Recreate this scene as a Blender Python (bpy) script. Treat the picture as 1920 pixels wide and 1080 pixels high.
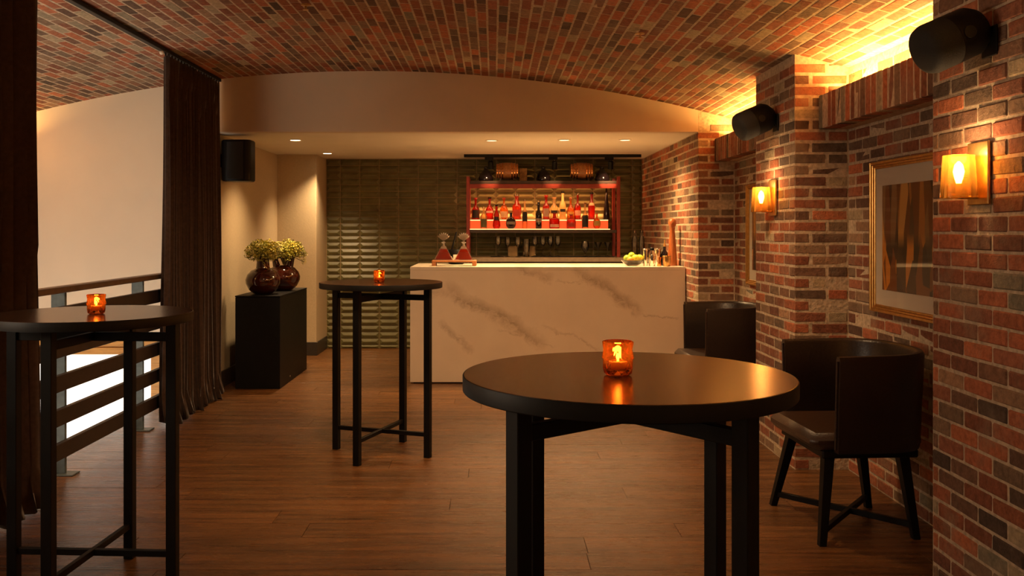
import bpy, math, random
from mathutils import Vector, Matrix
random.seed(7)
PI = math.pi
SC = bpy.context.scene
COL = SC.collection
for o in list(bpy.data.objects):
    bpy.data.objects.remove(o)

# ------------------------------------------------------------------ camera, world, exposure
F = 1690.0; VX, VY, H = 925.0, 432.0, 1.45
cam_d = bpy.data.cameras.new('camera'); cam = bpy.data.objects.new('camera', cam_d); COL.objects.link(cam)
cam_d.sensor_width = 36.0; cam_d.lens = F * 36 / 1920
cam_d.shift_x = (960 - VX) / 1920; cam_d.shift_y = -(540 - VY) / 1920
cam_d.clip_start = 0.05; cam_d.clip_end = 100
cam.location = (0, 0, H); cam.rotation_euler = (PI / 2, 0, 0)
SC.camera = cam
SC.view_settings.view_transform = 'Standard'
SC.view_settings.look = 'None'
SC.view_settings.gamma = 1.0
SC.view_settings.use_curve_mapping = False
SC.view_settings.exposure = 0.0
w = bpy.data.worlds.new('world'); SC.world = w; w.use_nodes = True
w.node_tree.nodes['Background'].inputs[0].default_value = (1.0, 0.62, 0.36, 1)
w.node_tree.nodes['Background'].inputs[1].default_value = 0.02

def light(name, kind, loc, power, color, aim=None, **kw):
    d = bpy.data.lights.new(name, kind); d.energy = power; d.color = color
    for k, v in kw.items(): setattr(d, k, v)
    o = bpy.data.objects.new(name, d); COL.objects.link(o); o.location = loc
    if aim is not None:
        o.rotation_euler = (Vector(aim) - Vector(loc)).to_track_quat('-Z', 'Y').to_euler()
    return o

WARM = (1.0, 0.60, 0.27); AMBER = (1.0, 0.52, 0.13); SOFT = (1.0, 0.70, 0.42); NEUT = (1.0, 0.84, 0.66)
X0, XB = 1.825, 2.15                       # pier face, niche back
YP = [(2.90, 3.75), (5.46, 6.27), (8.03, 11.09)]   # piers near, mid, far
NICHE = [(3.75, 5.46), (6.27, 8.03)]
YBULK, YBACK = 8.03, 11.09
ZSOF = 2.329
XWL = -2.507
VCX, VZ, VR = -1.1, 2.87, 12.4
def vz(x): return VZ - VR + math.sqrt(VR * VR - (x - VCX) ** 2)

# light of the level below, coming up through the open void beside the railing, plus an added fill
light('void_glow', 'AREA', (-3.3, 5.8, -1.1), 42, (1.0, .88, .74), aim=(-3.5, 8.0, 1.2), shape='RECTANGLE', size=1.4, size_y=2.0)
light('void_lamp', 'AREA', (-3.5, 3.4, -0.8), 62, NEUT, aim=(-2.4, 4.2, 3.0), shape='RECTANGLE', size=1.2, size_y=3.0)
light('void_fill', 'POINT', (-3.6, 2.5, 1.9), 95, (1.0, .82, .62), shadow_soft_size=.45)  # unseen fill added above floor level to light the right wall from the left
# cove strips: above the lintels on the right, along the springing on the left
for i, (a, b) in enumerate(NICHE + [(1.2, 2.90)]):
    light('cove_light', 'AREA', (2.07, (a + b) / 2, 2.295), 40, AMBER, aim=(1.98, (a + b) / 2, 2.6), shape='RECTANGLE', size=0.05, size_y=b - a - 0.1).rotation_euler = (PI, math.radians(14), 0)
light('cove_light', 'AREA', (-4.2, 5.5, 2.25), 48, AMBER, shape='RECTANGLE', size=0.05, size_y=4.9).rotation_euler = (PI, math.radians(-20), 0)

# unseen fill spots added below the vault to warm the floor and bar
FILL_SPOTS = [(-0.9, 4.9), (0.75, 4.9), (-0.9, 2.4), (0.6, 2.4)]
for (sx, sy) in FILL_SPOTS:
    light('fill_spot', 'SPOT', (sx, sy, 2.60), 125 if sy > 4 else 5, (1.0, .60, .29), aim=(sx * .9, sy + (1.3 if sy > 4 else .6), 0), spot_size=math.radians(125), spot_blend=.8, shadow_soft_size=.06)
for sx in (-1.6, 0.2, 1.5):  # added fill points behind the camera, no fittings on the rear wall
    light('rear_fill', 'POINT', (sx, -1.3, 1.75), 3, WARM, shadow_soft_size=.12)
# ------------------------------------------------------------------ mesh helpers
class MB:
    def __init__(s): s.v = []; s.f = []; s.fa = []
    def add(s, vs, fs, convex=False, a=0.0):
        n = len(s.v)
        vs = [Vector(p) for p in vs]
        if convex:
            c = sum(vs, Vector()) / len(vs); out = []
            for f in fs:
                p = [vs[i] for i in f]
                nn = (p[1] - p[0]).cross(p[2] - p[0])
                m = sum(p, Vector()) / len(p)
                out.append(tuple(reversed(f)) if nn.dot(m - c) < 0 else tuple(f))
            fs = out
        s.v += [tuple(p) for p in vs]
        s.f += [tuple(i + n for i in f) for f in fs]
        s.fa += [a] * len(fs)
        return s
    def box(s, x0, x1, y0, y1, z0, z1, b=0.0, M=None, a=0.0):
        c = Vector(((x0 + x1) / 2, (y0 + y1) / 2, (z0 + z1) / 2))
        hx, hy, hz = abs(x1 - x0) / 2, abs(y1 - y0) / 2, abs(z1 - z0) / 2
        if b <= 0:
            vs = [Vector((sx * hx, sy * hy, sz * hz)) for sx in (-1, 1) for sy in (-1, 1) for sz in (-1, 1)]
            fs = [(0, 1, 3, 2), (4, 5, 7, 6), (0, 1, 5, 4), (2, 3, 7, 6), (0, 2, 6, 4), (1, 3, 7, 5)]
        else:
            vs, fs = bevel_box(hx, hy, hz, min(b, hx * .95, hy * .95, hz * .95))
        vs = [c + p for p in vs]
        if M is not None: vs = [M @ p for p in vs]
        return s.add(vs, fs, True, a)
    def bar(s, p, q, wx, wy, b=0.0, twist=0.0):
        p, q = Vector(p), Vector(q); L = (q - p).length
        R = (q - p).to_track_quat('Z', 'Y').to_matrix().to_4x4() @ Matrix.Rotation(twist, 4, 'Z')
        return s.box(-wx / 2, wx / 2, -wy / 2, wy / 2, 0, L, b, Matrix.Translation(p) @ R)
    def lathe(s, prof, n=24, M=None, cap0=True, cap1=True, ang=0.0):
        vs = []; fs = []
        for (r, z) in prof:
            for k in range(n):
                t = ang + 2 * PI * k / n; vs.append(Vector((r * math.cos(t), r * math.sin(t), z)))
        for i in range(len(prof) - 1):
            for k in range(n):
                k2 = (k + 1) % n
                fs.append((i * n + k, i * n + k2, (i + 1) * n + k2, (i + 1) * n + k))
        if cap0: fs.append(tuple(reversed(range(n))))
        if cap1: fs.append(tuple(range((len(prof) - 1) * n, len(prof) * n)))
        if M is not None: vs = [M @ p for p in vs]
        return s.add(vs, fs)
    def cyl(s, p, q, r, n=16, r2=None):
        p, q = Vector(p), Vector(q)
        M = Matrix.Translation(p) @ (q - p).to_track_quat('Z', 'Y').to_matrix().to_4x4()
        return s.lathe([(r, 0), (r if r2 is None else r2, (q - p).length)], n, M)
    def tube(s, pts, r, n=8):
        for a, b in zip(pts[:-1], pts[1:]): s.cyl(a, b, r, n)
        return s
    def ball(s, c, r, n=16, m=10, sc=(1, 1, 1)):
        prof = [(max(1e-4, r * math.sin(PI * i / m)), -r * math.cos(PI * i / m)) for i in range(m + 1)]
        M = Matrix.Translation(Vector(c)) @ Matrix.Diagonal((*sc, 1))
        return s.lathe(prof, n, M)
    def prism(s, pts, y0, y1):          # polygon in XZ, extruded along Y
        n = len(pts)
        vs = [(x, y0, z) for x, z in pts] + [(x, y1, z) for x, z in pts]
        fs = [tuple(range(n)), tuple(reversed(range(n, 2 * n)))] + [(i, i + n, (i + 1) % n + n, (i + 1) % n) for i in range(n)]
        return s.add(vs, fs)
    def mesh(s, name, m, smooth=None, attr=False):
        me = bpy.data.meshes.new(name); me.from_pydata(s.v, [], s.f)
        if m: me.materials.append(m)
        if smooth:
            me.polygons.foreach_set('use_smooth', [True] * len(me.polygons))
            me.set_sharp_from_angle(angle=math.radians(smooth))
        if attr:
            at = me.attributes.new('rnd', 'FLOAT', 'FACE'); at.data.foreach_set('value', s.fa)
        me.update(); return me
    def build(s, name, m, parent=None, smooth=None, loc=None, attr=False):
        o = bpy.data.objects.new(name, s.mesh(name, m, smooth, attr)); COL.objects.link(o)
        if parent: o.parent = parent
        if loc: o.location = loc
        return o

def bevel_box(hx, hy, hz, b):
    vs = []; idx = {}
    for sx in (-1, 1):
        for sy in (-1, 1):
            for sz in (-1, 1):
                idx[(sx, sy, sz)] = len(vs)
                vs += [Vector((sx * hx, sy * (hy - b), sz * (hz - b))), Vector((sx * (hx - b), sy * hy, sz * (hz - b))), Vector((sx * (hx - b), sy * (hy - b), sz * hz))]
    fs = []
    for s_ in (-1, 1):
        fs.append([idx[(s_, a, c)] for a, c in ((-1, -1), (1, -1), (1, 1), (-1, 1))])
        fs.append([idx[(a, s_, c)] + 1 for a, c in ((-1, -1), (1, -1), (1, 1), (-1, 1))])
        fs.append([idx[(a, c, s_)] + 2 for a, c in ((-1, -1), (1, -1), (1, 1), (-1, 1))])
    for a in (-1, 1):
        for c in (-1, 1):
            p, q = idx[(a, c, -1)], idx[(a, c, 1)]; fs.append((p, p + 1, q + 1, q))
            p, q = idx[(a, -1, c)], idx[(a, 1, c)]; fs.append((p, p + 2, q + 2, q))
            p, q = idx[(-1, a, c)], idx[(1, a, c)]; fs.append((p + 1, p + 2, q + 2, q + 1))
    for k in idx.values(): fs.append((k, k + 1, k + 2))
    return vs, fs

def tag(o, label=None, cat=None, group=None, kind=None):
    if label: o['label'] = label
    if cat: o['category'] = cat
    if group: o['group'] = group
    if kind: o['kind'] = kind
    return o
def thing(name, label, cat, loc=(0, 0, 0), rz=0, group=None):
    o = bpy.data.objects.new(name, None); COL.objects.link(o); o.empty_display_size = 0.05
    o.location = loc; o.rotation_euler = (0, 0, rz)
    return tag(o, label, cat, group)
def dup(root, loc, rz=None, label=None):
    def cp(o, par):
        c = o.copy(); COL.objects.link(c)
        if par: c.parent = par
        for ch in o.children: cp(ch, c)
        return c
    r = cp(root, None); r.location = loc
    if rz is not None: r.rotation_euler = (0, 0, rz)
    if label: r['label'] = label
    return r
def X(px, Y): return (px - VX) * Y / F
def Z(py, Y): return H - (py - VY) * Y / F

# ------------------------------------------------------------------ materials
def nmat(name):
    m = bpy.data.materials.new(name); m.use_nodes = True
    nt = m.node_tree; bs = nt.nodes['Principled BSDF']
    return m, nt, bs
def N(nt, t, **kw):
    n = nt.nodes.new(t)
    for k, v in kw.items():
        if k.startswith('i_'):
            key = k[2:]; key = int(key) if key.isdigit() else key.replace('_', ' ')
            n.inputs[key].default_value = v
        else: setattr(n, k, v)
    return n
def L(nt, a, b): nt.links.new(a, b)
def ramp(nt, src, stops, interp='LINEAR'):
    r = nt.nodes.new('ShaderNodeValToRGB'); r.color_ramp.interpolation = interp
    e = r.color_ramp.elements
    while len(e) > 1: e.remove(e[-1])
    e[0].position = stops[0][0]; e[0].color = (*stops[0][1], 1)
    for p, c in stops[1:]:
        x = e.new(p); x.color = (*c, 1)
    L(nt, src, r.inputs[0]); return r
def mixc(nt, fac, a, b, blend='MIX'):
    n = nt.nodes.new('ShaderNodeMix'); n.data_type = 'RGBA'; n.blend_type = blend
    for s_, v in ((n.inputs[0], fac), (n.inputs[6], a), (n.inputs[7], b)):
        if hasattr(v, 'is_linked') or hasattr(v, 'links'): L(nt, v, s_)
        elif isinstance(v, (int, float)): s_.default_value = v
        else: s_.default_value = (*v, 1)
    return n.outputs[2]
def bump(nt, bs, h, strength, dist=0.01):
    b = N(nt, 'ShaderNodeBump', i_Strength=strength, i_Distance=dist); L(nt, h, b.inputs['Height']); L(nt, b.outputs[0], bs.inputs['Normal'])
def plain(name, col, rough=0.5, metal=0.0, var=0.15, scale=20.0, bmp=0.0, spec=0.5, coat=0.0):
    m, nt, bs = nmat(name)
    tc = N(nt, 'ShaderNodeTexCoord'); no = N(nt, 'ShaderNodeTexNoise', i_Scale=scale, i_Detail=4.0)
    L(nt, tc.outputs['Object'], no.inputs['Vector'])
    c = ramp(nt, no.outputs[0], [(0.3, tuple(x * (1 - var) for x in col)), (0.7, tuple(min(1, x * (1 + var)) for x in col))])
    L(nt, c.outputs[0], bs.inputs['Base Color'])
    bs.inputs['Roughness'].default_value = rough; bs.inputs['Metallic'].default_value = metal
    bs.inputs['Specular IOR Level'].default_value = spec; bs.inputs['Coat Weight'].default_value = coat
    if bmp: bump(nt, bs, no.outputs[0], bmp)
    return m
def emit(name, col, power):
    m, nt, bs = nmat(name)
    bs.inputs['Base Color'].default_value = (*col, 1)
    bs.inputs['Emission Color'].default_value = (*col, 1); bs.inputs['Emission Strength'].default_value = power
    return m
def thin_glass(name, tint=(1, 1, 1), transl=0.0, rough=0.03, fres=1.0, body=(0.8, 0.4, 0.1)):
    m = bpy.data.materials.new(name); m.use_nodes = True; nt = m.node_tree; nt.nodes.clear()
    out = N(nt, 'ShaderNodeOutputMaterial')
    tr = N(nt, 'ShaderNodeBsdfTransparent'); tr.inputs[0].default_value = (*tint, 1)
    gl = N(nt, 'ShaderNodeBsdfGlossy'); gl.inputs['Roughness'].default_value = rough
    fr = N(nt, 'ShaderNodeLayerWeight', i_Blend=0.35)
    pw = N(nt, 'ShaderNodeMath', operation='MULTIPLY'); pw.inputs[1].default_value = fres
    L(nt, fr.outputs['Fresnel'], pw.inputs[0])
    mx = N(nt, 'ShaderNodeMixShader'); L(nt, pw.outputs[0], mx.inputs[0])
    base = tr.outputs[0]
    if transl > 0:
        tl = N(nt, 'ShaderNodeBsdfTranslucent'); tl.inputs[0].default_value = (*body, 1)
        m2 = N(nt, 'ShaderNodeMixShader'); m2.inputs[0].default_value = transl
        L(nt, tr.outputs[0], m2.inputs[1]); L(nt, tl.outputs[0], m2.inputs[2]); base = m2.outputs[0]
    L(nt, base, mx.inputs[1]); L(nt, gl.outputs[0], mx.inputs[2]); L(nt, mx.outputs[0], out.inputs[0])
    return m

MORTAR = (0.50, 0.39, 0.27)
def brick_mat(name, per_object):
    m, nt, bs = nmat(name)
    if per_object:
        rnd = N(nt, 'ShaderNodeObjectInfo').outputs['Random']
    else:
        rnd = N(nt, 'ShaderNodeAttribute', attribute_name='rnd').outputs['Fac']
    geo = N(nt, 'ShaderNodeNewGeometry')
    cr = ramp(nt, rnd, [(0.0, (0.336, 0.120, 0.066)), (0.22, (0.269, 0.111, 0.069)), (0.36, (0.190, 0.107, 0.072)), (0.50, (0.403, 0.143, 0.072)),
                        (0.64, (0.235, 0.156, 0.103)), (0.76, (0.314, 0.195, 0.121)), (0.86, (0.129, 0.086, 0.063)), (0.93, (0.347, 0.293, 0.200))], 'CONSTANT')
    n1 = N(nt, 'ShaderNodeTexNoise', i_Scale=38.0, i_Detail=5.0, i_Roughness=0.7); L(nt, geo.outputs['Position'], n1.inputs['Vector'])
    n2 = N(nt, 'ShaderNodeTexNoise', i_Scale=3.2, i_Detail=5.0, i_Roughness=0.65); L(nt, geo.outputs['Position'], n2.inputs['Vector'])
    mott = ramp(nt, n1.outputs[0], [(0.25, (0.55, 0.55, 0.55)), (0.75, (1.35, 1.3, 1.25))])
    c = mixc(nt, 1.0, cr.outputs[0], mott.outputs[0], 'MULTIPLY')
    r2 = N(nt, 'ShaderNodeMath', operation='FRACT'); r3 = N(nt, 'ShaderNodeMath', operation='MULTIPLY'); r3.inputs[1].default_value = 57.31
    L(nt, rnd, r3.inputs[0]); L(nt, r3.outputs[0], r2.inputs[0])
    var = ramp(nt, r2.outputs[0], [(0, (0.62, 0.66, 0.70)), (1, (1.35, 1.25, 1.15))])
    c = mixc(nt, 1.0, c, var.outputs[0], 'MULTIPLY')
    smear = ramp(nt, n2.outputs[0], [(0.52, (0, 0, 0)), (0.70, (0.65, 0.65, 0.65))])
    c = mixc(nt, smear.outputs[0], c, (0.29, 0.21, 0.14))
    L(nt, c, bs.inputs['Base Color']); bs.inputs['Roughness'].default_value = 0.86
    bs.inputs['Specular IOR Level'].default_value = 0.25
    bump(nt, bs, n1.outputs[0], 0.7, 0.012)
    return m
M_BRICK = brick_mat('brick_clay', True); M_BRICKS = brick_mat('brick_clay_mass', False)
M_MORTAR = plain('lime_mortar', MORTAR, 0.95, var=0.25, scale=45, bmp=0.6, spec=0.15)
M_PLASTER = plain('cream_plaster', (0.62, 0.50, 0.36), 0.75, var=0.04, scale=2.5, spec=0.25)
M_SOFFIT = plain('white_plaster', (0.74, 0.66, 0.54), 0.75, var=0.03, scale=2.5, spec=0.25)
M_WALLPAPER = plain('beige_wallcovering', (0.50, 0.40, 0.26), 0.7, var=0.05, scale=60, bmp=0.1, spec=0.3)

def wood_mat(name, dark, light_, rough, axis='X', scale=1.0, per_object=True, spec=0.5, bm=0.25, stretch=14.0, fleck=0.8, saw=0.0):
    m, nt, bs = nmat(name)
    tc = N(nt, 'ShaderNodeTexCoord'); mp = N(nt, 'ShaderNodeMapping')
    sc = {'X': (1.0, stretch, stretch), 'Y': (stretch, 1.0, stretch), 'Z': (stretch, stretch, 1.0)}[axis]
    mp.inputs['Scale'].default_value = tuple(x * scale for x in sc)
    L(nt, tc.outputs['Object'], mp.inputs['Vector'])
    vec = mp.outputs[0]
    oi = N(nt, 'ShaderNodeObjectInfo')
    if per_object:
        ad = N(nt, 'ShaderNodeVectorMath', operation='ADD'); mu = N(nt, 'ShaderNodeMath', operation='MULTIPLY'); mu.inputs[1].default_value = 73.0
        L(nt, oi.outputs['Random'], mu.inputs[0]); L(nt, vec, ad.inputs[0]); L(nt, mu.outputs[0], ad.inputs[1]); vec = ad.outputs[0]
    n1 = N(nt, 'ShaderNodeTexNoise', i_Scale=1.6, i_Detail=8.0, i_Roughness=0.62, i_Distortion=0.4); L(nt, vec, n1.inputs['Vector'])
    n2 = N(nt, 'ShaderNodeTexNoise', i_Scale=7.0, i_Detail=4.0, i_Roughness=0.7); L(nt, vec, n2.inputs['Vector'])
    c = ramp(nt, n1.outputs[0], [(0.28, dark), (0.72, light_)]).outputs[0]
    f = ramp(nt, n2.outputs[0], [(0.3, (0.6, 0.6, 0.6)), (0.62, (1.1, 1.1, 1.1))])
    c = mixc(nt, fleck, c, f.outputs[0], 'MULTIPLY')
    if per_object:
        pr = ramp(nt, oi.outputs['Random'], [(0, (0.85, 0.85, 0.85)), (1, (1.12, 1.10, 1.08))])
        c = mixc(nt, 1.0, c, pr.outputs[0], 'MULTIPLY')
    L(nt, c, bs.inputs['Base Color'])
    rr = ramp(nt, n2.outputs[0], [(0.2, (rough * (1 + .35 * fleck),) * 3), (0.8, (rough * (1 - .2 * fleck),) * 3)]); L(nt, rr.outputs[0], bs.inputs['Roughness'])
    bs.inputs['Specular IOR Level'].default_value = spec
    if saw:
        m3 = N(nt, 'ShaderNodeMapping'); m3.inputs['Scale'].default_value = (4.0, 260.0, 1.0); m3.inputs['Rotation'].default_value = (0, 0, .02)
        L(nt, tc.outputs['Object'], m3.inputs[0])
        n3 = N(nt, 'ShaderNodeTexNoise', i_Scale=1.0, i_Detail=3.0); L(nt, m3.outputs[0], n3.inputs['Vector'])
        m4 = N(nt, 'ShaderNodeMapping'); m4.inputs['Scale'].default_value = (5.0, 1.6, 1.0); L(nt, vec, m4.inputs[0])
        n4 = N(nt, 'ShaderNodeTexNoise', i_Scale=9.0, i_Detail=5.0, i_Roughness=.7); L(nt, m4.outputs[0], n4.inputs['Vector'])
        hs = mixc(nt, .45, n3.outputs[0], n4.outputs[0])
        bump(nt, bs, hs, saw, 0.0022)
    else: bump(nt, bs, n2.outputs[0], bm, 0.0015)
    return m
M_PLANK = wood_mat('oak_floorboard', (0.046, 0.019, 0.006), (0.25, 0.107, 0.034), 0.27, 'X', 1.0, bm=0.5, spec=0.6, fleck=.9, saw=1.0)
M_TABLE = wood_mat('dark_stained_wood', (0.035, 0.016, 0.008), (0.085, 0.038, 0.018), 0.22, 'Y', 2.2, bm=0.02, spec=0.75, stretch=9, fleck=.25)
M_BLACKSTEEL = plain('black_steel', (0.005, 0.0048, 0.005), 0.5, var=0.2, spec=.2)
M_BLACK = plain('black_paint', (0.005, 0.0047, 0.005), 0.5, var=0.2, spec=.2)
M_BLACKFAB = plain('speaker_cloth', (0.010, 0.010, 0.010), 0.8, var=0.4, scale=300, bmp=0.3)
M_LEATHER = plain('black_leather', (0.016, 0.009, 0.007), 0.36, var=0.25, scale=90, bmp=0.15)
M_LEATHER_B = plain('brown_leather', (0.040, 0.019, 0.010), 0.38, var=0.25, scale=90, bmp=0.15)
M_CURTAIN = plain('brown_velvet', (0.046, 0.024, 0.015), 0.85, var=0.25, scale=40, bmp=0.1, spec=0.2)
M_CURTAIN.node_tree.nodes['Principled BSDF'].inputs['Sheen Weight'].default_value = 0.25
M_GOLD = plain('gold_leaf', (0.62, 0.36, 0.11), 0.32, 0.9, var=0.15, scale=40)
M_BRASS = plain('aged_brass', (0.52, 0.30, 0.10), 0.34, 0.9, var=0.15, scale=40)
M_STEELTEAL = plain('blue_grey_steel', (0.075, 0.105, 0.115), 0.45, var=0.2, scale=25)
M_DARKSLAT = plain('dark_brown_slat', (0.022, 0.012, 0.008), 0.5, var=0.25)
M_HANDRAIL = plain('brown_handrail', (0.10, 0.055, 0.028), 0.4, var=0.2)
M_REDMETAL = plain('oxide_red_metal', (0.32, 0.035, 0.018), 0.4, var=0.15)
M_DARKWOOD = plain('dark_walnut', (0.045, 0.02, 0.010), 0.4, var=0.25)
M_CHROME = plain('polished_steel', (0.72, 0.66, 0.58), 0.14, 1.0, var=0.05)
M_COPPER = plain('copper', (0.82, 0.33, 0.11), 0.22, 1.0, var=0.08)
M_PAPER = plain('mat_board', (0.60, 0.52, 0.42), 0.9, var=0.02)
M_WAX = plain('candle_wax', (0.75, 0.6, 0.4), 0.6, var=0.03)
M_ORANGEWOOD = wood_mat('golden_pine', (0.42, 0.19, 0.045), (0.75, 0.42, 0.12), 0.4, 'X', 1.2, per_object=False)
M_TRAYWOOD = wood_mat('orange_wood', (0.30, 0.10, 0.03), (0.55, 0.22, 0.07), 0.4, 'X', 3.0)
M_MILL = wood_mat('turned_wood', (0.28, 0.075, 0.02), (0.46, 0.14, 0.035), 0.28, 'Z', 3.0)
def amber_facets():
    m = bpy.data.materials.new('amber_facet_glass'); m.use_nodes = True; nt = m.node_tree; nt.nodes.clear()
    out = N(nt, 'ShaderNodeOutputMaterial'); g = N(nt, 'ShaderNodeBsdfGlass', i_IOR=1.46); g.inputs['Color'].default_value = (.86, .42, .16, 1); g.inputs['Roughness'].default_value = .02
    t = N(nt, 'ShaderNodeBsdfTranslucent'); t.inputs[0].default_value = (.9, .42, .1, 1)
    mx = N(nt, 'ShaderNodeMixShader'); mx.inputs[0].default_value = .06
    L(nt, g.outputs[0], mx.inputs[1]); L(nt, t.outputs[0], mx.inputs[2]); L(nt, mx.outputs[0], out.inputs[0]); return m
M_AMBER = amber_facets()
M_SHADE = thin_glass('amber_tinted_glass', (1.0, 0.70, 0.30), 0.10, 0.05, 0.8, (0.95, 0.55, 0.15))
M_CLEAR = thin_glass('clear_glass', (0.95, 0.94, 0.90), 0.10, 0.06, 1.6, (.95, .9, .8))
M_FLAME = emit('candle_flame', (1.0, 0.62, 0.22), 40)
M_BULB = emit('lamp_bulb', (1.0, 0.72, 0.34), 45)
M_LED = emit('led_strip', (1.0, 0.62, 0.22), 18)
M_DOWN = emit('downlight_lens', (1.0, 0.78, 0.5), 9)
M_DOWNDIM = emit('downlight_lens_dim', (1.0, 0.78, 0.5), 2.2)

def tile_mat():
    m, nt, bs = nmat('green_glaze')
    oi = N(nt, 'ShaderNodeNewGeometry')
    n = N(nt, 'ShaderNodeTexNoise', i_Scale=9.0, i_Detail=3.0); L(nt, oi.outputs['Position'], n.inputs['Vector'])
    c = ramp(nt, n.outputs[0], [(0.3, (0.105, 0.092, 0.034)), (0.7, (0.155, 0.138, 0.054))])
    L(nt, c.outputs[0], bs.inputs['Base Color']); bs.inputs['Roughness'].default_value = 0.40; bs.inputs['Specular IOR Level'].default_value = .4
    return m
M_TILE = tile_mat()
M_GROUT = plain('tile_grout', (0.42, 0.28, 0.15), 0.9, var=0.1)

def marble_mat():
    m, nt, bs = nmat('veined_marble')
    geo = N(nt, 'ShaderNodeTexCoord')
    n = N(nt, 'ShaderNodeTexNoise', i_Scale=2.6, i_Detail=9.0, i_Roughness=0.62); L(nt, geo.outputs['Object'], n.inputs['Vector'])
    nf = N(nt, 'ShaderNodeTexNoise', i_Scale=15.0, i_Detail=8.0, i_Roughness=0.7, i_Distortion=1.2); L(nt, geo.outputs['Object'], nf.inputs['Vector'])
    total = None
    def math2(op, a, b):
        k = N(nt, 'ShaderNodeMath', operation=op)
        for s_, v in ((k.inputs[0], a), (k.inputs[1], b)):
            if isinstance(v, (int, float)): s_.default_value = v
            else: L(nt, v, s_)
        return k.outputs[0]
    nz = math2('SUBTRACT', n.outputs[0], 0.5); nfz = math2('SUBTRACT', nf.outputs[0], 0.5)
    # each vein: start, end, half width (x, z in metres on the slab), strength
    for (x0, z0, x1, z1, wd, st) in VEINS:
        d = Vector((x1 - x0, z1 - z0)); Ln = d.length; d /= Ln
        al = N(nt, 'ShaderNodeVectorMath', operation='DOT_PRODUCT'); al.inputs[1].default_value = (d.x, 0, d.y); L(nt, geo.outputs['Object'], al.inputs[0])
        pe = N(nt, 'ShaderNodeVectorMath', operation='DOT_PRODUCT'); pe.inputs[1].default_value = (-d.y, 0, d.x); L(nt, geo.outputs['Object'], pe.inputs[0])
        a = math2('SUBTRACT', al.outputs['Value'], d.x * x0 + d.y * z0 + Ln / 2)
        p = math2('SUBTRACT', pe.outputs['Value'], -d.y * x0 + d.x * z0)
        p = math2('ADD', p, math2('MULTIPLY', nz, 0.26)); p = math2('ADD', p, math2('MULTIPLY', nfz, 0.10))
        wp = math2('MAXIMUM', math2('SUBTRACT', 1.0, math2('DIVIDE', math2('ABSOLUTE', p, 0.0), wd)), 0.0)
        wa = N(nt, 'ShaderNodeMath', operation='SUBTRACT', use_clamp=True); wa.inputs[0].default_value = 1.0
        L(nt, math2('POWER', math2('DIVIDE', math2('ABSOLUTE', a, 0.0), Ln / 2), 6.0), wa.inputs[1])
        k = math2('MULTIPLY', math2('MULTIPLY', wp, wa.outputs[0]), st)
        total = k if total is None else math2('MAXIMUM', total, k)
    fine = ramp(nt, nf.outputs[0], [(0.35, (0.35,) * 3), (0.6, (1, 1, 1))])
    total = math2('MULTIPLY', total, fine.outputs[0])
    base = ramp(nt, n.outputs[0], [(0.3, (0.66, 0.57, 0.45)), (0.7, (0.72, 0.63, 0.50))])
    c = mixc(nt, total, base.outputs[0], (0.33, 0.25, 0.165))
    L(nt, c, bs.inputs['Base Color']); bs.inputs['Roughness'].default_value = 0.34
    return m

# ------------------------------------------------------------------ bricks and tiles as pieces
CP, BL = 0.0685, 0.200              # course pitch, stretcher pitch
BRICK_CACHE = {}
def brick_mesh(dx, dy, dz):
    bv = .0025 if dz < .031 else .005
    key = (round(dx, 3), round(dy, 3), round(dz, 3), random.randrange(3))
    if key not in BRICK_CACHE:
        vs, fs = bevel_box(dx / 2, dy / 2, dz / 2, min(bv, dx * .3, dy * .3, dz * .3))
        vs = [v + Vector([random.uniform(-1, 1) * (.0016 if bv > .004 or i_ < 2 else .0005) for i_ in range(3)]) for v in vs]
        BRICK_CACHE[key] = MB().add(vs, fs, True).mesh('brick', M_BRICK)
    return BRICK_CACHE[key]
def screen(c):
    if c[1] < 0.3: return None
    return VX + F * c[0] / c[1], VY - F * (c[2] - H) / c[1]
def lay(parent, bricks, limit=300, pname='brick', visible=None):
    """bricks: (centre, dims, euler). The largest in view become single parts, the rest one part."""
    sc = []
    for b in bricks:
        c, d, e = b; p = screen(c); s = 0
        if p and -30 < p[0] < 1950 and -30 < p[1] < 1110 and (visible is None or visible(c, p)):
            s = max(d) / c[1]
        sc.append((s, b))
    sc.sort(key=lambda t: -t[0])
    single = [b for s, b in sc[:limit] if s > 0]; rest = [b for s, b in sc[:limit] if s <= 0] + [b for s, b in sc[limit:]]
    for c, d, e in single:
        o = bpy.data.objects.new(pname, brick_mesh(*d)); COL.objects.link(o); o.parent = parent
        o.location = c; o.rotation_euler = (e[0] + random.uniform(-.004, .004), e[1] + random.uniform(-.006, .006), e[2] + random.uniform(-.004, .004))
    if rest:
        mb = MB()
        for c, d, e in rest:
            M = Matrix.Translation(Vector(c)) @ (Matrix.Rotation(e[1], 4, 'Y'))
            mb.box(-d[0] / 2, d[0] / 2, -d[1] / 2, d[1] / 2, -d[2] / 2, d[2] / 2, .0025 if d[2] < .031 else .005, M, random.random())
        o = mb.build('brickwork', M_BRICKS, parent, attr=True); o['kind'] = 'stuff'
J = 0.011
def run(a, b, first):
    """brick intervals between a and b, starting with a piece of length first"""
    out = []; p = a; l = first
    while p < b - 0.03:
        e = min(p + l, b)
        if b - e < 0.045: e = b
        out.append((p, e)); p = e; l = BL
    return out
def jit(v): return v + random.uniform(-0.003, 0.003)

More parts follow.
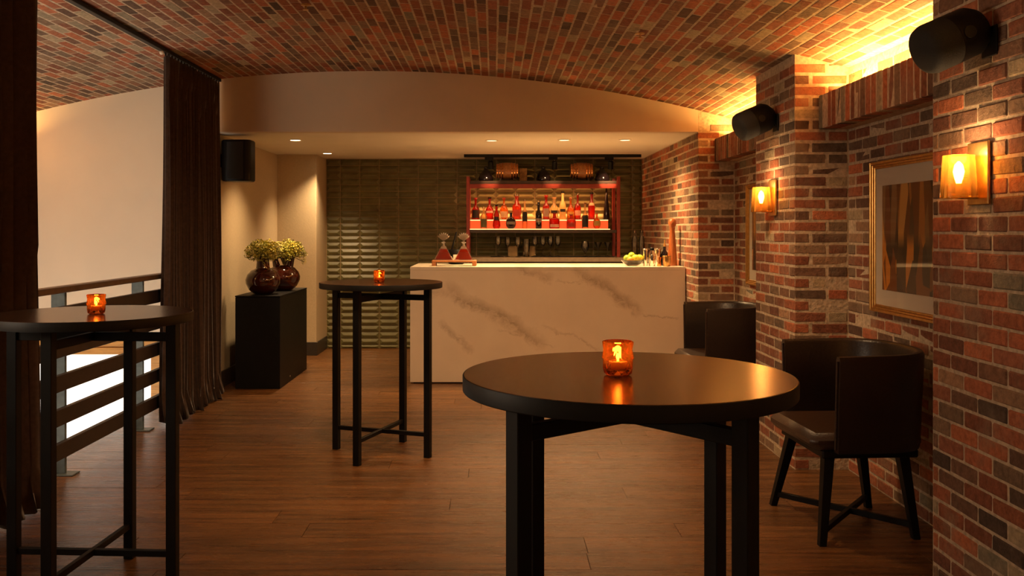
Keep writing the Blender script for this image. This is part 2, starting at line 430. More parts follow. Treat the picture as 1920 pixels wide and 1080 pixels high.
def pier(name, y0, y1, ztop_face, ztop_front, visible=None, ins=.002):
    core = MB().box(X0 + ins, XB + 0.35, y0 + ins, y1, 0, 2.60)
    st = tag(core.build(name, M_MORTAR), kind='structure')
    br = []
    for k in range(int(2.56 / CP)):
        z = (k + 0.5) * CP; dz = CP - J
        if z + dz / 2 < ztop_face:
            for i, (a, b) in enumerate(run(y0, y1, BL if k % 2 == 0 else BL / 2)):
                dep = (BL if (k % 2 and i == 0) else 0.1) - J
                ys, ye = a + (J / 2 if i else 0), b - J / 2
                br.append(((X0 + dep / 2 + random.uniform(-.002, .001), (ys + ye) / 2, z), (dep, ye - ys, dz), (0, 0, 0)))
        elif z + dz / 2 < ztop_front:
            br.append(((X0 + .05, y0 + .05, z), (.1 - J, .1 - J, dz), (0, 0, 0)))
        if z + dz / 2 < ztop_front:
            for (a, b) in run(X0 + (0.1 if k % 2 == 0 else BL), XB, BL):
                br.append((((a + b) / 2, y0 + 0.045 + random.uniform(-.002, .003), z), (b - a - J, 0.09, dz), (0, 0, 0)))
    lay(st, br, 300, visible=visible)
    return st
def niche(name, y0, y1):
    st = tag(MB().box(XB + .002, XB + 0.3, y0, y1, 0, 2.60).build(name, M_MORTAR), kind='structure')
    br = []
    for k in range(int(2.44 / CP)):
        z = (k + 0.5) * CP
        for (a, b) in run(y0, y1, BL if k % 2 else BL / 2):
            br.append(((XB + .022 + random.uniform(-.003, .003), (a + b) / 2, z), (0.045, b - a - J, CP - J), (0, 0, 0)))
    lay(st, br, 300)
    return st
def lintel(name, y0, y1):
    st = tag(MB().box(1.9718, XB, y0, y1, 2.063, 2.262).build(name, M_MORTAR), kind='structure')
    br = []
    n = round((y1 - y0) / CP); p = (y1 - y0) / n
    for i in range(n):
        br.append(((2.02 + random.uniform(-.004, .003), y0 + (i + .5) * p, 2.1625), (0.1, p - J * 1.05, 0.205), (0, 0, 0)))
    lay(st, br)
    return st

# ------------------------------------------------------------------ structure
# floor
fl = tag(MB().box(-2.75, 2.4, -1.5, 11.3, -0.30, -0.022).build('floor', plain('floor_gap', (0.012, 0.006, 0.003), 0.9)), kind='structure')
pm = {}
y = -1.5 + 0.02; row = 0
PW = 0.205
while y < 11.09:
    x = -2.75 - random.uniform(0.0, 1.4)
    while x < X0 + 0.34:
        ln = random.choice((1.5, 1.8, 2.1, 2.4)); a, b = max(x, -2.75), min(x + ln, 2.16)
        if b - a > 0.05:
            o = MB().box(-(b - a) / 2 + .0013, (b - a) / 2 - .0013, -PW / 2 + .0013, PW / 2 - .0013, -0.022, 0, 0.0004).build('plank', M_PLANK, fl)
            o.location = ((a + b) / 2, y + PW / 2, random.uniform(-.0008, 0.0)); o.rotation_euler = (random.uniform(-.002, .002), 0, 0)
        x += ln
    y += PW; row += 1
# vault
mb = MB(); n = 60
xs = [-4.35 + (XB + 0.02 + 4.35) * i / n for i in range(n + 1)]
mb.prism([(x, vz(x)) for x in xs] + [(x, vz(x) + 0.25) for x in reversed(xs)], -1.5, YBULK)
ceil = tag(mb.build('ceiling', M_MORTAR), kind='structure')
br = []
nc = int(6.4 / CP) + 2
for i in range(-nc, nc):
    th = i * CP / VR; r = VR + 0.0138
    x = VCX + r * math.sin(th); z = VZ - VR + r * math.cos(th)
    if x < -4.3 or x > XB - 0.02: continue
    yy = 2.0 + (i % 2) * 0.1 + random.uniform(-.02, .02)
    while yy < YBULK - 0.03:
        e = min(yy + .212, YBULK)
        if YBULK - e < 0.05: e = YBULK
        d = random.uniform(-.001, .0008)
        br.append(((x + d * math.sin(th), (yy + e) / 2, z + d * math.cos(th)), (CP - J, e - yy - J, 0.03), (0, th, 0)))
        yy = e
def vis_ceiling(c, p):
    return -2.3 < c[0] < 1.9 or p[0] > 75
lay(ceil, br, 300, visible=vis_ceiling)

# right hand piers, niches, lintels
pier('wall_right', *YP[2], ZSOF + 0.01, 2.50, visible=lambda c, p: not (p[1] > 500 and p[0] < 1285))
pier('wall_pier', *YP[1], 2.51, 2.51)
pier('wall_pier.001', *YP[0], 2.51, 2.51, ins=.004)
niche('wall_niche', *NICHE[0]); niche('wall_niche.001', *NICHE[1])
lintel('trim_1', *NICHE[0]); lintel('trim_2', *NICHE[1])
niche('wall_niche.002', 1.2, YP[0][0]); lintel('trim_3', 1.2, YP[0][0])
tag(MB().box(X0, 2.45, -1.5, 1.199, 0, 2.56).build('wall_behind', M_PLASTER), kind='structure')
# bulkhead above the bar, soffit, back wall
xs = [XWL + (X0 - XWL) * i / 40 for i in range(41)]
tag(MB().prism([(x, vz(x) + .03) for x in xs] + [(X0, ZSOF), (XWL, ZSOF)], YBULK, YBULK + 0.12).build('wall_bulkhead', M_PLASTER), kind='structure')
tag(MB().box(XWL - .2, X0 + .005, YBULK + 0.1205, YBACK + .2, ZSOF, ZSOF + 0.08).build('ceiling_soffit', M_SOFFIT), kind='structure')
bw = tag(MB().box(-2.70, XB + .3, YBACK + 0.004, YBACK + 0.2, -.1, 2.6).build('wall_back', M_GROUT), kind='structure')
# tiles
def tile_mesh(wd, ht):
    hx, hz = wd / 2 - .003, ht / 2 - .0024; e = min(0.034, hx * .6)
    vs = [(-hx, 0, -hz), (hx, 0, -hz), (hx, 0, hz), (-hx, 0, hz), (-hx, -.005, -hz), (hx, -.005, -hz), (hx, -.005, hz), (-hx, -.005, hz),
          (-hx + e, -.021, -.004), (hx - e, -.021, -.004), (hx - e, -.021, .004), (-hx + e, -.021, .004)]
    fs = [(4, 5, 9, 8), (5, 6, 10, 9), (6, 7, 11, 10), (7, 4, 8, 11), (8, 9, 10, 11), (0, 1, 5, 4), (1, 2, 6, 5), (2, 3, 7, 6), (3, 0, 4, 7)]
    return vs, fs
TW, TH = 0.239, 0.0787
x = -2.054 + 0.009; cols = []
tj = X(638.5, YBACK)
xs0 = tj - TW
k = 0
while xs0 < X0:
    a, b = max(xs0, -2.052), min(xs0 + TW, X0)
    if b - a > .02: cols.append((a, b))
    xs0 += TW
tiles = []
for (a, b) in cols:
    z = ZSOF - 0.005
    while z > 0.0:
        z0 = max(z - TH, 0.0)
        c = ((a + b) / 2, YBACK + .003, (z + z0) / 2); p = screen(c)
        if z - z0 > .02:
            vis = (p[1] < 500 or p[0] < 775) and not (p[1] > 482 and p[0] > 895)
            shelf = 890 < p[0] < 1150 and 355 < p[1] < 405
            tiles.append((0 if not vis else (1 if not shelf else .8), c, b - a, z - z0))
        z = z0
tiles.sort(key=lambda t: -t[0])
tc_ = {}
for (s_, c, wd, ht) in tiles[:300]:
    key = (round(wd, 3), round(ht, 3))
    if key not in tc_: tc_[key] = MB().add(*tile_mesh(wd, ht)).mesh('tile', M_TILE)
    o = bpy.data.objects.new('tile', tc_[key]); COL.objects.link(o); o.parent = bw; o.location = c
mb = MB()
for (s_, c, wd, ht) in tiles[300:]:
    vs, fs = tile_mesh(wd, ht); mb.add([Vector(v) + Vector(c) for v in vs], fs)
mb.build('tilework', M_TILE, bw)['kind'] = 'stuff'
# beige side wall and column
tag(MB().box(XWL - .15, XWL, YBULK + 0.001, YBACK, 0, ZSOF + .02).build('wall_left', M_WALLPAPER), kind='structure')
tag(MB().box(XWL - .05, -2.055, 10.46, YBACK + .01, 0, ZSOF + .02, 0.004).build('wall_column', M_WALLPAPER), kind='structure')
M_BASE = plain('dark_baseboard', (0.030, 0.022, 0.016), 0.45)
mb = MB().box(XWL, XWL + .015, YBULK + .02, 10.46, 0, 0.155, .003)
tag(mb.build('baseboard_left', M_BASE), kind='structure')
mb = MB().box(XWL + .0155, -2.04, 10.445, 10.4595, 0, 0.155, .003).box(-2.0545, -2.04, 10.46, YBACK - .02, 0, 0.155, .003)
tag(mb.build('baseboard_column', M_BASE), kind='structure')
# open void on the left: end wall, side wall, lit timber-framed opening below
XV = -4.40
xs = [XV + (XWL - .0 - XV) * i / 20 for i in range(21)]
tag(MB().prism([(x, vz(x) + .03) for x in xs] + [(XWL, 0.471), (XV, 0.471)], YBULK, YBULK + 0.12).build('wall_end', M_SOFFIT), kind='structure')
tag(MB().box(XV - .1, XV + .0, -1.5, YBULK + .1, -2.8, 2.7).build('wall_void', M_PLASTER), kind='structure')
tag(MB().box(XV, -2.75, -1.5, YBULK + .2, -2.9, -2.8).build('floor_lower', plain('lower_floor', (0.3, 0.22, 0.15), 0.5)), kind='structure')
tag(MB().box(-2.75, -2.65, -1.5, YBULK, -2.8, -0.301).build('wall_lower', M_PLASTER), kind='structure')
tag(MB().box(-4.45, 2.4, -1.65, -1.5, -2.8, 2.95).build('wall_front', M_PLASTER), kind='structure')
wn = tag(bpy.data.objects.new('window_1', None), kind='structure'); COL.objects.link(wn); wn.location = (-3.5, YBULK, 0)
MB().box(-.9, .85, -.03, .10, 0.348, 0.41, .004).box(-.9, .85, -.015, .10, 0.411, 0.471, .003).build('window_header', M_ORANGEWOOD, wn)
def winpost(x0, x1): MB().box(x0, x1, -.02, .10, -2.8, 0.347, .004).build('window_post', M_ORANGEWOOD, wn)
winpost(.455, .535); winpost(.77, .85); winpost(-.9, -.82)
def pane_mat():
    m, nt, bs = nmat('daylit_frosted_pane')
    tc = N(nt, 'ShaderNodeTexCoord'); no = N(nt, 'ShaderNodeTexNoise', i_Scale=2.2, i_Detail=3.0); L(nt, tc.outputs['Object'], no.inputs['Vector'])
    c = ramp(nt, no.outputs[0], [(0.35, (1.0, 0.90, 0.74)), (0.6, (0.92, 0.90, 0.86))])
    L(nt, c.outputs[0], bs.inputs['Emission Color']); bs.inputs['Emission Strength'].default_value = 1.25
    bs.inputs['Base Color'].default_value = (.7, .7, .7, 1)
    return m
M_PANE = pane_mat()
for (a, b) in ((-.82, .455), (.535, .77)):
    MB().box(a, b, .05, .06, -2.8, .347).build('window_pane', M_PANE, wn)

# ------------------------------------------------------------------ railing
r = thing('railing', 'dark slatted balustrade with blue grey posts and brown handrail at the open edge', 'railing', (-2.52, 0, 0))
RY0, RY1 = 2.2, 7.9
MB().box(-.055, .020, RY0, RY1, 1.085, 1.122, .004).build('handrail', M_HANDRAIL, r)
for k in range(5):
    zc = .165 + .198 * k
    MB().box(-.022, .012, RY0, RY1, zc - .048, zc + .048, .003).build('slat', M_DARKSLAT, r)
for yy in (2.99, 4.17, 5.36, 6.55, 7.74):
    p = MB().box(-.105, -.022, yy - .012, yy + .012, .008, 1.085, .002).build('post', M_STEELTEAL, r)
    MB().box(-.14, .04, yy - .05, yy + .05, 0.0, .008, .002).build('base_plate', M_STEELTEAL, p)
    for zc in (.165, .561, .955): MB().cyl((-.064, yy - .016, zc), (-.064, yy - .012, zc), .008, 8).build('bolt', M_STEELTEAL, p)

# ------------------------------------------------------------------ curtains and track
def curtain(y0, y1, n, amp, label, flare, seed, loc_x=-2.422):
    rnd = random.Random(seed)
    t = thing('curtain', label, 'curtain', (loc_x, 0, 0), group='brown velvet curtains')
    ph = [rnd.uniform(-.5, .5) for _ in range(n + 2)]; am = [rnd.uniform(.65, 1.2) for _ in range(n + 2)]
    NU, NV = n * 10, 26; zt, zb = 2.745, 0.004
    vs = []; fs = []
    for j in range(NV + 1):
        v = j / NV; z = zt + (zb - zt) * v
        for i in range(NU + 1):
            u = i / NU; q = u * n; k = int(q)
            a = am[min(k, n)] * (1 - (q - k)) + am[min(k + 1, n + 1)] * (q - k)
            p_ = ph[min(k, n)] * (1 - (q - k)) + ph[min(k + 1, n + 1)] * (q - k)
            spread = 1 + flare * v * v
            yy = (y0 + y1) / 2 + (u - .5) * (y1 - y0) * spread
            s_ = math.sin(2 * PI * q + p_ * (0.6 + v))
            x = amp * a * (0.55 + .45 * v) * s_ + .012 * math.sin(5 * v + q) * v
            yy += .012 * math.sin(2 * PI * q * 2 + p_) * (.5 + v)
            if v > .93:
                w_ = (v - .93) / .07; x += .035 * w_ * math.sin(9 * q + seed) + .02 * w_; z2 = z + .03 * w_ * (0.5 + .5 * math.sin(7.3 * q + 1))
            else: z2 = z
            vs.append((max(x, -.062), yy, z2))
    W = NU + 1
    for j in range(NV):
        for i in range(NU): fs.append((j * W + i, j * W + i + 1, (j + 1) * W + i + 1, (j + 1) * W + i))
    o = MB().add(vs, fs).build('fabric', M_CURTAIN, t, smooth=60)
    md = o.modifiers.new('thickness', 'SOLIDIFY'); md.thickness = 0.006
    for k in range(n + 1):
        MB().cyl((0, y0 + (y1 - y0) * k / n, 2.74), (0, y0 + (y1 - y0) * k / n, 2.765), .006, 8).build('hook', M_BLACKSTEEL, t)
    return t
curtain(6.66, 7.95, 19, .05, 'brown pleated curtain gathered at the far end of the railing beside the black plinth', .02, 3)
curtain(3.50, 4.80, 11, .06, 'brown pleated curtain hanging nearest the camera behind the cropped bar table', .0, 5, -2.42)
t = thing('curtain_track', 'long black curtain track fixed under the brick vault', 'curtain track', (-2.43, 0, 0))
MB().box(-.022, .022, -1.0, 7.98, 2.765, 2.793, .003).build('rail', M_BLACKSTEEL, t)
M_WHITE = plain('white_plastic', (0.7, 0.62, 0.5), .5)
MB().box(-.018, .018, 7.981, 8.005, 2.762, 2.79, .004).build('end_cap', M_WHITE, t)
MB().ball((0, 6.60, 2.752), .016, 10, 6).build('end_stop', M_WHITE, t)

# ------------------------------------------------------------------ plinth, vases, flowers
t = thing('plinth', 'black pedestal box against the beige wall carrying two brown vases', 'plinth', (-2.155, 8.83, 0))
MB().box(-.205, .205, -.59, .59, 0, .838, .003).build('body', M_BLACK, t)
MB().box(-.207, .207, -.592, .592, .840, .8525, .002).build('top', M_BLACK, t)
MB().cyl((.205, -.2, .055), (.2105, -.2, .055), .009, 12).build('cable_grommet', M_CHROME, t)
PT = .8525
M_VASE = plain('oxblood_glaze', (0.034, 0.006, 0.003), 0.07, var=.3, scale=12, coat=.5)
def vase(loc, s_, necks, label, rz):
    t = thing('vase', label, 'vase', loc, rz, 'brown vases on the plinth')
    prof = [(.05, 0), (.075, .006), (.112, .045), (.135, .10), (.138, .135), (.125, .18), (.095, .22), (.055, .245)]
    MB().lathe([(r_ * s_ * 1.17, z * s_) for r_, z in prof], 32).build('body', M_VASE, t, smooth=50)
    for (bx, bz, tx, tz, r0, r1, lip) in necks:
        b, q = Vector((bx, 0, bz)) * s_, Vector((tx, 0, tz)) * s_
        M = Matrix.Translation(b) @ (q - b).to_track_quat('Z', 'Y').to_matrix().to_4x4(); ln = (q - b).length
        MB().lathe([(r0 * s_ * 1.15, 0), (r0 * s_, ln * .3), (r1 * s_, ln * .8), (lip * s_, ln), (lip * s_ * .85, ln), (r1 * s_ * .8, ln * .7)], 24, M, True, True).build('neck', M_VASE, t, smooth=50)
    return t
vase((X(493, 8.47), 8.47, PT), 1.0, [(0, .22, 0, .345, .062, .056, .062)], 'brown round vase with one wide neck, nearer to the front edge of the black plinth', 0)
vase((X(531, 8.98), 8.98, PT), 1.03, [(-.055, .20, -.085, .32, .036, .028, .034), (.045, .20, .085, .345, .042, .034, .040)], 'dark brown round vase with two slanting necks, further back on the black plinth', 0)
M_PETAL = []
for i, c in enumerate([(0.50, 0.42, 0.06), (0.38, 0.36, 0.05), (0.58, 0.50, 0.16), (0.24, 0.22, 0.035)]):
    M_PETAL.append(plain('petal_%s' % 'abcd'[i], c, .6, var=.3, scale=60))
M_STEM = plain('flower_stem', (0.12, 0.09, 0.03), .6)
def petal_mesh(seed, rad):
    rnd = random.Random(seed); mb = MB()
    for k in range(60):
        d = Vector((rnd.gauss(0, 1), rnd.gauss(0, 1), rnd.gauss(0, 1) + .25)).normalized()
        c = d * rad * rnd.uniform(.65, 1.0)
        a = d.orthogonal().normalized(); a.rotate(Matrix.Rotation(rnd.uniform(0, 6.3), 3, d)); b = d.cross(a)
        s_ = rad * rnd.uniform(.22, .38)
        mb.add([c - a * s_ * .2, c + b * s_ * .55 + d * s_ * .25, c + a * s_ + d * s_ * .55, c - b * s_ * .55 + d * s_ * .25, c + a * s_ * .35 - d * s_ * .05], [(0, 4, 1), (1, 4, 2), (2, 4, 3), (3, 4, 0)])
    return mb.mesh('flower_head', M_PETAL[seed % 4])
HEADS = [petal_mesh(i, .047) for i in range(8)]
def bouquet(loc, pts, label):
    t = thing('flower_bouquet', label, 'flowers', loc)
    sm = MB()
    for i, (x, y, z, s_) in enumerate(pts):
        o = bpy.data.objects.new('flower_head', HEADS[(i * 3) % 8]); COL.objects.link(o); o.parent = t
        o.location = (x, y, z); o.scale = (s_,) * 3; o.rotation_euler = (random.uniform(-.4, .4), random.uniform(-.4, .4), random.uniform(0, 6))
        q = Vector((x, y, z)); sm.tube([Vector((x * .15, y * .15, -.06)), Vector((x * .5, y * .5, z * .35 + .02)), q], .0035, 6)
    sm.build('stem', M_STEM, t)
rb = random.Random(11)
def dome(n, rx, rz_, x0=0):
    out = []
    for i in range(n):
        a = 2 * PI * i * .618; q = math.sqrt((i + .5) / n)
        out.append((x0 + rx * q * math.cos(a), .10 * q * math.sin(a), .03 + rz_ * math.sqrt(max(0, 1 - q * q * .85)) + rb.uniform(-.012, .012), rb.uniform(1.05, 1.4)))
    return out
bouquet((X(493, 8.47), 8.47, PT + .305), dome(26, .135, .115) + dome(12, .11, .05), 'yellow green hydrangea bunch in the single-neck brown vase')
bouquet((X(531, 8.98) + .02, 8.98, PT + .315), dome(24, .15, .10, .01) + dome(12, .12, .04, .01) + [(.17, 0, .02, .8), (.195, -.02, .05, .7), (.185, .01, -.03, .6)], 'yellow green hydrangea bunch in the two-neck brown vase, drooping at one side')

# ------------------------------------------------------------------ bar counter and back bar
BX0, BX1, BY0, BY1, BZ = -.788, 1.819, 8.538, 9.48, 1.105
VEINS = [(-.48, .93, .52, .36, .085, .85), (.20, 1.10, .58, 1.0, .05, .6), (.76, 1.12, 1.42, .66, .062, .85), (1.38, .67, 1.76, .60, .015, .65),
         (-.50, .62, -.20, .27, .042, .65), (-.72, .86, -.28, .85, .06, .4), (.45, .56, 1.02, .31, .016, .55), (.02, .50, .60, .36, .012, .5), (.58, 1.0, .95, .98, .012, .5)]
M_MARBLE = marble_mat()
t = thing('bar_counter', 'cream veined marble bar counter standing against the brick wall', 'bar counter', (0, 0, 0))
MB().box(BX0, BX1, BY0, BY0 + .03, .012, BZ - .031, .002).build('front_panel', M_MARBLE, t)
MB().box(BX0, BX0 + .03, BY0 + .0305, BY1, .012, BZ - .031, .002).build('side_panel', M_MARBLE, t)
MB().box(BX0, BX1, BY0, BY1, BZ - .0305, BZ, .002).build('countertop', M_MARBLE, t)
MB().box(BX0 + .03, BX1, BY0 + .012, BY0 + .05, 0, .0118).build('toe_strip', M_BLACK, t)
MB().box(BX0 + .05, BX1 - .02, BY1 - .12, BY1 - .1, .2, BZ - .04).build('under_shelf', M_DARKWOOD, t)
t = thing('back_counter', 'long back counter with pale top below the bottle shelf', 'counter', (0, 0, 0))
CZ = 1.136
MB().box(-.30, X0 - .006, 10.40, YBACK - .03, CZ - .05, CZ, .003).build('countertop', plain('stone_top', (0.36, 0.27, 0.18), .35), t)
MB().box(-.28, X0 - .006, 10.44, YBACK - .03, 0, CZ - .0505, .003).build('cabinet', M_DARKWOOD, t)

# shelf unit
SX0, SX1, SY0, SY1 = -.298, 1.474, 10.62, YBACK - .03
t = thing('bottle_shelf', 'oxide red metal shelf unit on the tiled wall holding lit bottles', 'shelf', (0, 0, 0))
for xx in (SX0, SX1):
    MB().box(xx - .02, xx + .02, SY0 - .02, SY0 + .02, CZ, 2.085, .003).build('upright', M_REDMETAL, t)
    MB().box(xx - .02, xx + .02, SY1 - .04, SY1, CZ, 2.085, .003).build('upright', M_REDMETAL, t)
    MB().box(xx - .012, xx + .012, SY0 + .021, SY1 - .041, 2.02, 2.045, .002).build('side_bar', M_REDMETAL, t)
MB().box(SX0 + .021, SX1 - .021, SY0, SY1, 1.997, 2.035, .002).build('top_shelf', M_DARKWOOD, t)
MB().box(SX0 + .021, SX1 - .021, SY0 - .015, SY0 + .02, 1.945, 1.9965, .002).build('rail', M_REDMETAL, t)
D1, D2 = 1.470, 1.578
MB().box(SX0 + .021, SX1 - .021, SY0 - .01, SY1, D1 - .05, D1 - .012, .002).build('bottom_shelf', M_DARKWOOD, t)
M_GLOWSHELF = emit('backlit_acrylic', (1.0, 0.46, 0.16), .55)
M_RISER = emit('backlit_red_acrylic', (1.0, 0.11, 0.025), .6)
M_EDGE = emit('glowing_shelf_edge', (1.0, 0.62, 0.26), 1.5)
MB().box(SX0 + .021, SX1 - .10, SY0 - .008, SY0 + .17, D1 - .0115, D1 - .001, .001).build('lit_deck', M_GLOWSHELF, t)
MB().box(SX0 + .021, SX1 - .10, SY0 - .0105, SY0 - .0085, D1 - .0115, D1 - .001).build('lit_edge', M_EDGE, t)
MB().box(SX0 + .021, SX1 - .10, SY0 + .171, SY0 + .18, D1, D2 - .012).build('lit_riser', M_RISER, t)
MB().box(SX0 + .021, SX1 - .10, SY0 + .171, SY1, D2 - .0115, D2, .001).build('lit_deck', M_GLOWSHELF, t)
MB().box(SX0 + .021, SX1 - .10, SY0 + .1685, SY0 + .1705, D2 - .0115, D2).build('lit_edge', M_EDGE, t)
light('shelf_light', 'AREA', ((SX0 + SX1) / 2 - .04, SY0 + .13, 1.92), 5.5, (1.0, .36, .12), aim=((SX0 + SX1) / 2 - .04, SY0 + .35, 1.3), shape='RECTANGLE', size=1.6, size_y=.04)
light('shelf_light', 'AREA', ((SX0 + SX1) / 2 - .04, SY1 - .03, D2 + .01), 10, (1.0, .42, .12), aim=((SX0 + SX1) / 2 - .04, SY1 - .01, 2.0), shape='RECTANGLE', size=1.6, size_y=.03)

# ---- bottles
def bottle_glass(name, col): return thin_glass(name, col, .35, .04, .8, tuple(x * .9 for x in col))
G = dict(red=bottle_glass('red_spirit', (.70, .10, .04)), amber=bottle_glass('amber_spirit', (.85, .36, .06)), clear=bottle_glass('clear_spirit', (.95, .80, .55)),
         cream=plain('cream_bottle', (.70, .52, .18), .35), dark=plain('black_bottle_glass', (.012, .008, .010), .08), rose=bottle_glass('rose_spirit', (.80, .18, .08)))
LB = dict(black=plain('black_label', (.015, .012, .012), .6), cream=plain('cream_label', (.55, .44, .26), .7), gold=plain('gold_label', (.55, .34, .07), .45), grey=plain('grey_label', (.28, .23, .19), .7),
          pink=plain('pink_label', (.70, .42, .30), .7), white=plain('white_label', (.62, .55, .45), .7), red=plain('red_label', (.35, .04, .02), .6), green=plain('olive_label', (.13, .13, .05), .6))
CAPM = dict(black=M_BLACK, gold=M_BRASS, red=plain('red_wax', (.25, .02, .015), .4), cork=plain('cork', (.35, .2, .09), .8), clear=M_CLEAR)
def profile(kind, r, h):
    if kind == 'round':  p = [(r * .85, 0), (r, .02 * h), (r, .42 * h), (r * .95, .50 * h), (r * .55, .62 * h), (r * .30, .70 * h), (r * .28, .93 * h), (r * .34, .93 * h), (r * .34, h)]
    elif kind == 'tall': p = [(r * .9, 0), (r, .02 * h), (r, .55 * h), (r * .85, .62 * h), (r * .42, .72 * h), (r * .36, .95 * h), (r * .44, .95 * h), (r * .44, h)]
    elif kind == 'belly': p = [(r * .75, 0), (r, .12 * h), (r * .92, .30 * h), (r * .62, .48 * h), (r * .75, .60 * h), (r * .5, .72 * h), (r * .28, .80 * h), (r * .28, h)]
    elif kind == 'ball': p = [(r * .5, 0), (r * .88, .12 * h), (r, .32 * h), (r * .9, .52 * h), (r * .5, .68 * h), (r * .25, .74 * h), (r * .24, .95 * h), (r * .3, .95 * h), (r * .3, h)]
    elif kind == 'squat': p = [(r * .95, 0), (r, .03 * h), (r, .55 * h), (r * .9, .66 * h), (r * .35, .74 * h), (r * .28, .96 * h), (r * .34, h)]
    elif kind == 'cone': p = [(r, 0), (r, .03 * h), (r * .72, .40 * h), (r * .42, .72 * h), (r * .28, .9 * h), (r * .26, h)]
    else: p = [(r, 0), (r, .6 * h), (r * .35, .75 * h), (r * .3, h)]
    return p
# px, row (0 front / 1 back), top py, width px, kind, glass, label patch, cap, label text
BOTT = [
 (892, 1, 371, 15, 'round', 'red', ('black', .08, .45), 'red', 'red spirit bottle with a black label, at the left end of the back row'),
 (918, 1, 370, 15, 'round', 'red', ('white', .30, .40), 'black', 'round-shouldered red bottle with a black stopper in the back row'),
 (945, 1, 371, 16, 'ball', 'amber', ('cream', .10, .38), 'red', 'pale amber bottle with a cream label and a dark star stopper'),
 (969, 1, 365, 17, 'tall', 'rose', ('red', .12, .40), 'clear', 'broad tall rose red bottle with a clear stopper in the back row'),
 (1024, 1, 366, 13, 'tall', 'red', ('grey', .12, .46), 'red', 'slim red bottle with a silver grey label in the back row'),
 (1039, 1, 370, 15, 'tall', 'clear', ('black', .28, .42), 'cork', 'clear amber bottle with a small black emblem behind the squat decanter'),
 (1055, 1, 359, 12, 'tall', 'cream', ('black', .28, .38), 'black', 'cream yellow bottle with a dark cap and small black emblem'),
 (1070, 1, 370, 14, 'round', 'amber', ('gold', .18, .36), 'cork', 'amber bottle with a gold band in the back row'),
 (1083, 1, 363, 13, 'round', 'red', ('pink', .16, .36), 'clear', 'red bottle with pale lettering patch and clear neck in the back row'),
 (1109, 1, 361, 13, 'tall', 'red', ('cream', .52, .62), 'black', 'tall red bottle with a round cream medallion and dark cap'),
 (1137, 1, 353, 13, 'cone', 'dark', None, None, 'tall black cone bottle at the right end of the back row'),
 (907, 0, 388, 13, 'squat', 'clear', ('green', .06, .45), 'clear', 'small clear bottle with an olive green label in the front row'),
 (931, 0, 384, 15, 'belly', 'red', ('black', .34, .50), 'black', 'waisted red bottle with a black band in the front row'),
 (958, 0, 397, 20, 'ball', 'dark', ('grey', .25, .42), 'gold', 'round black flask bottle with pale lettering in the front row'),
 (984, 0, 374, 10, 'tall', 'clear', ('black', .25, .58), 'clear', 'slender bottle with a long dark label in the front row'),
 (1010, 0, 376, 12, 'tall', 'dark', ('grey', .22, .36), 'clear', 'small black bottle with a clear neck in the front row'),
 (1039.5, 0, 399, 20, 'squat', 'red', ('pink', .10, .28), 'red', 'squat dark red decanter bottle with a pink label strip in the front row'),
 (1071, 0, 402, 18, 'squat', 'rose', ('red', .12, .42), 'red', 'low bright red flask in the front row'),
 (1097, 0, 380, 13, 'round', 'clear', ('black', .06, .52), 'cork', 'bottle with a large black oval label in the front row'),
 (1119, 0, 399, 15, 'ball', 'amber', ('gold', .18, .50), 'cork', 'round amber bottle with a golden yellow label at the right of the front row'),
]
for (px, rowi, top, wpx, kind, gl, lab, cap, text) in BOTT:
    Y = 10.90 if rowi else 10.70; zb = D2 if rowi else D1
    zb += .0005
    h = Z(top, Y) - zb; r = wpx * Y / F / 2
    t = thing('bottle', text, 'bottle', (X(px, Y), Y, zb), 0, 'bottles on the lit shelf')
    prof = profile(kind, r, h * (.94 if cap else 1))
    MB().lathe(prof, 16).build('body', G[gl], t, smooth=50)
    if lab:
        lm, a, b = lab
        def rad_at(z):
            for (r0, z0), (r1, z1) in zip(prof[:-1], prof[1:]):
                if z0 <= z <= z1: return r0 + (r1 - r0) * (z - z0) / max(1e-6, z1 - z0)
            return prof[0][0]
        nz, na = 5, 8; vs = []; fs = []
        for i in range(nz + 1):
            z = h * (a + (b - a) * i / nz); rr = rad_at(z) + .0012
            for j in range(na + 1):
                an = -PI / 2 + (j / na - .5) * 1.9; vs.append((rr * math.cos(an), rr * math.sin(an), z))
        for i in range(nz):
            for j in range(na): fs.append((i * (na + 1) + j, i * (na + 1) + j + 1, (i + 1) * (na + 1) + j + 1, (i + 1) * (na + 1) + j))
        MB().add(vs, fs).build('paper_label', LB[lm], t, smooth=60)
    if cap:
        rt = prof[-1][0]; z0 = prof[-1][1]
        MB().lathe([(rt * 1.15, z0), (rt * 1.3, z0 + h * .02), (rt * 1.25, z0 + h * .06), (rt * .7, z0 + h * .066)], 12).build('stopper', CAPM[cap], t, smooth=50)

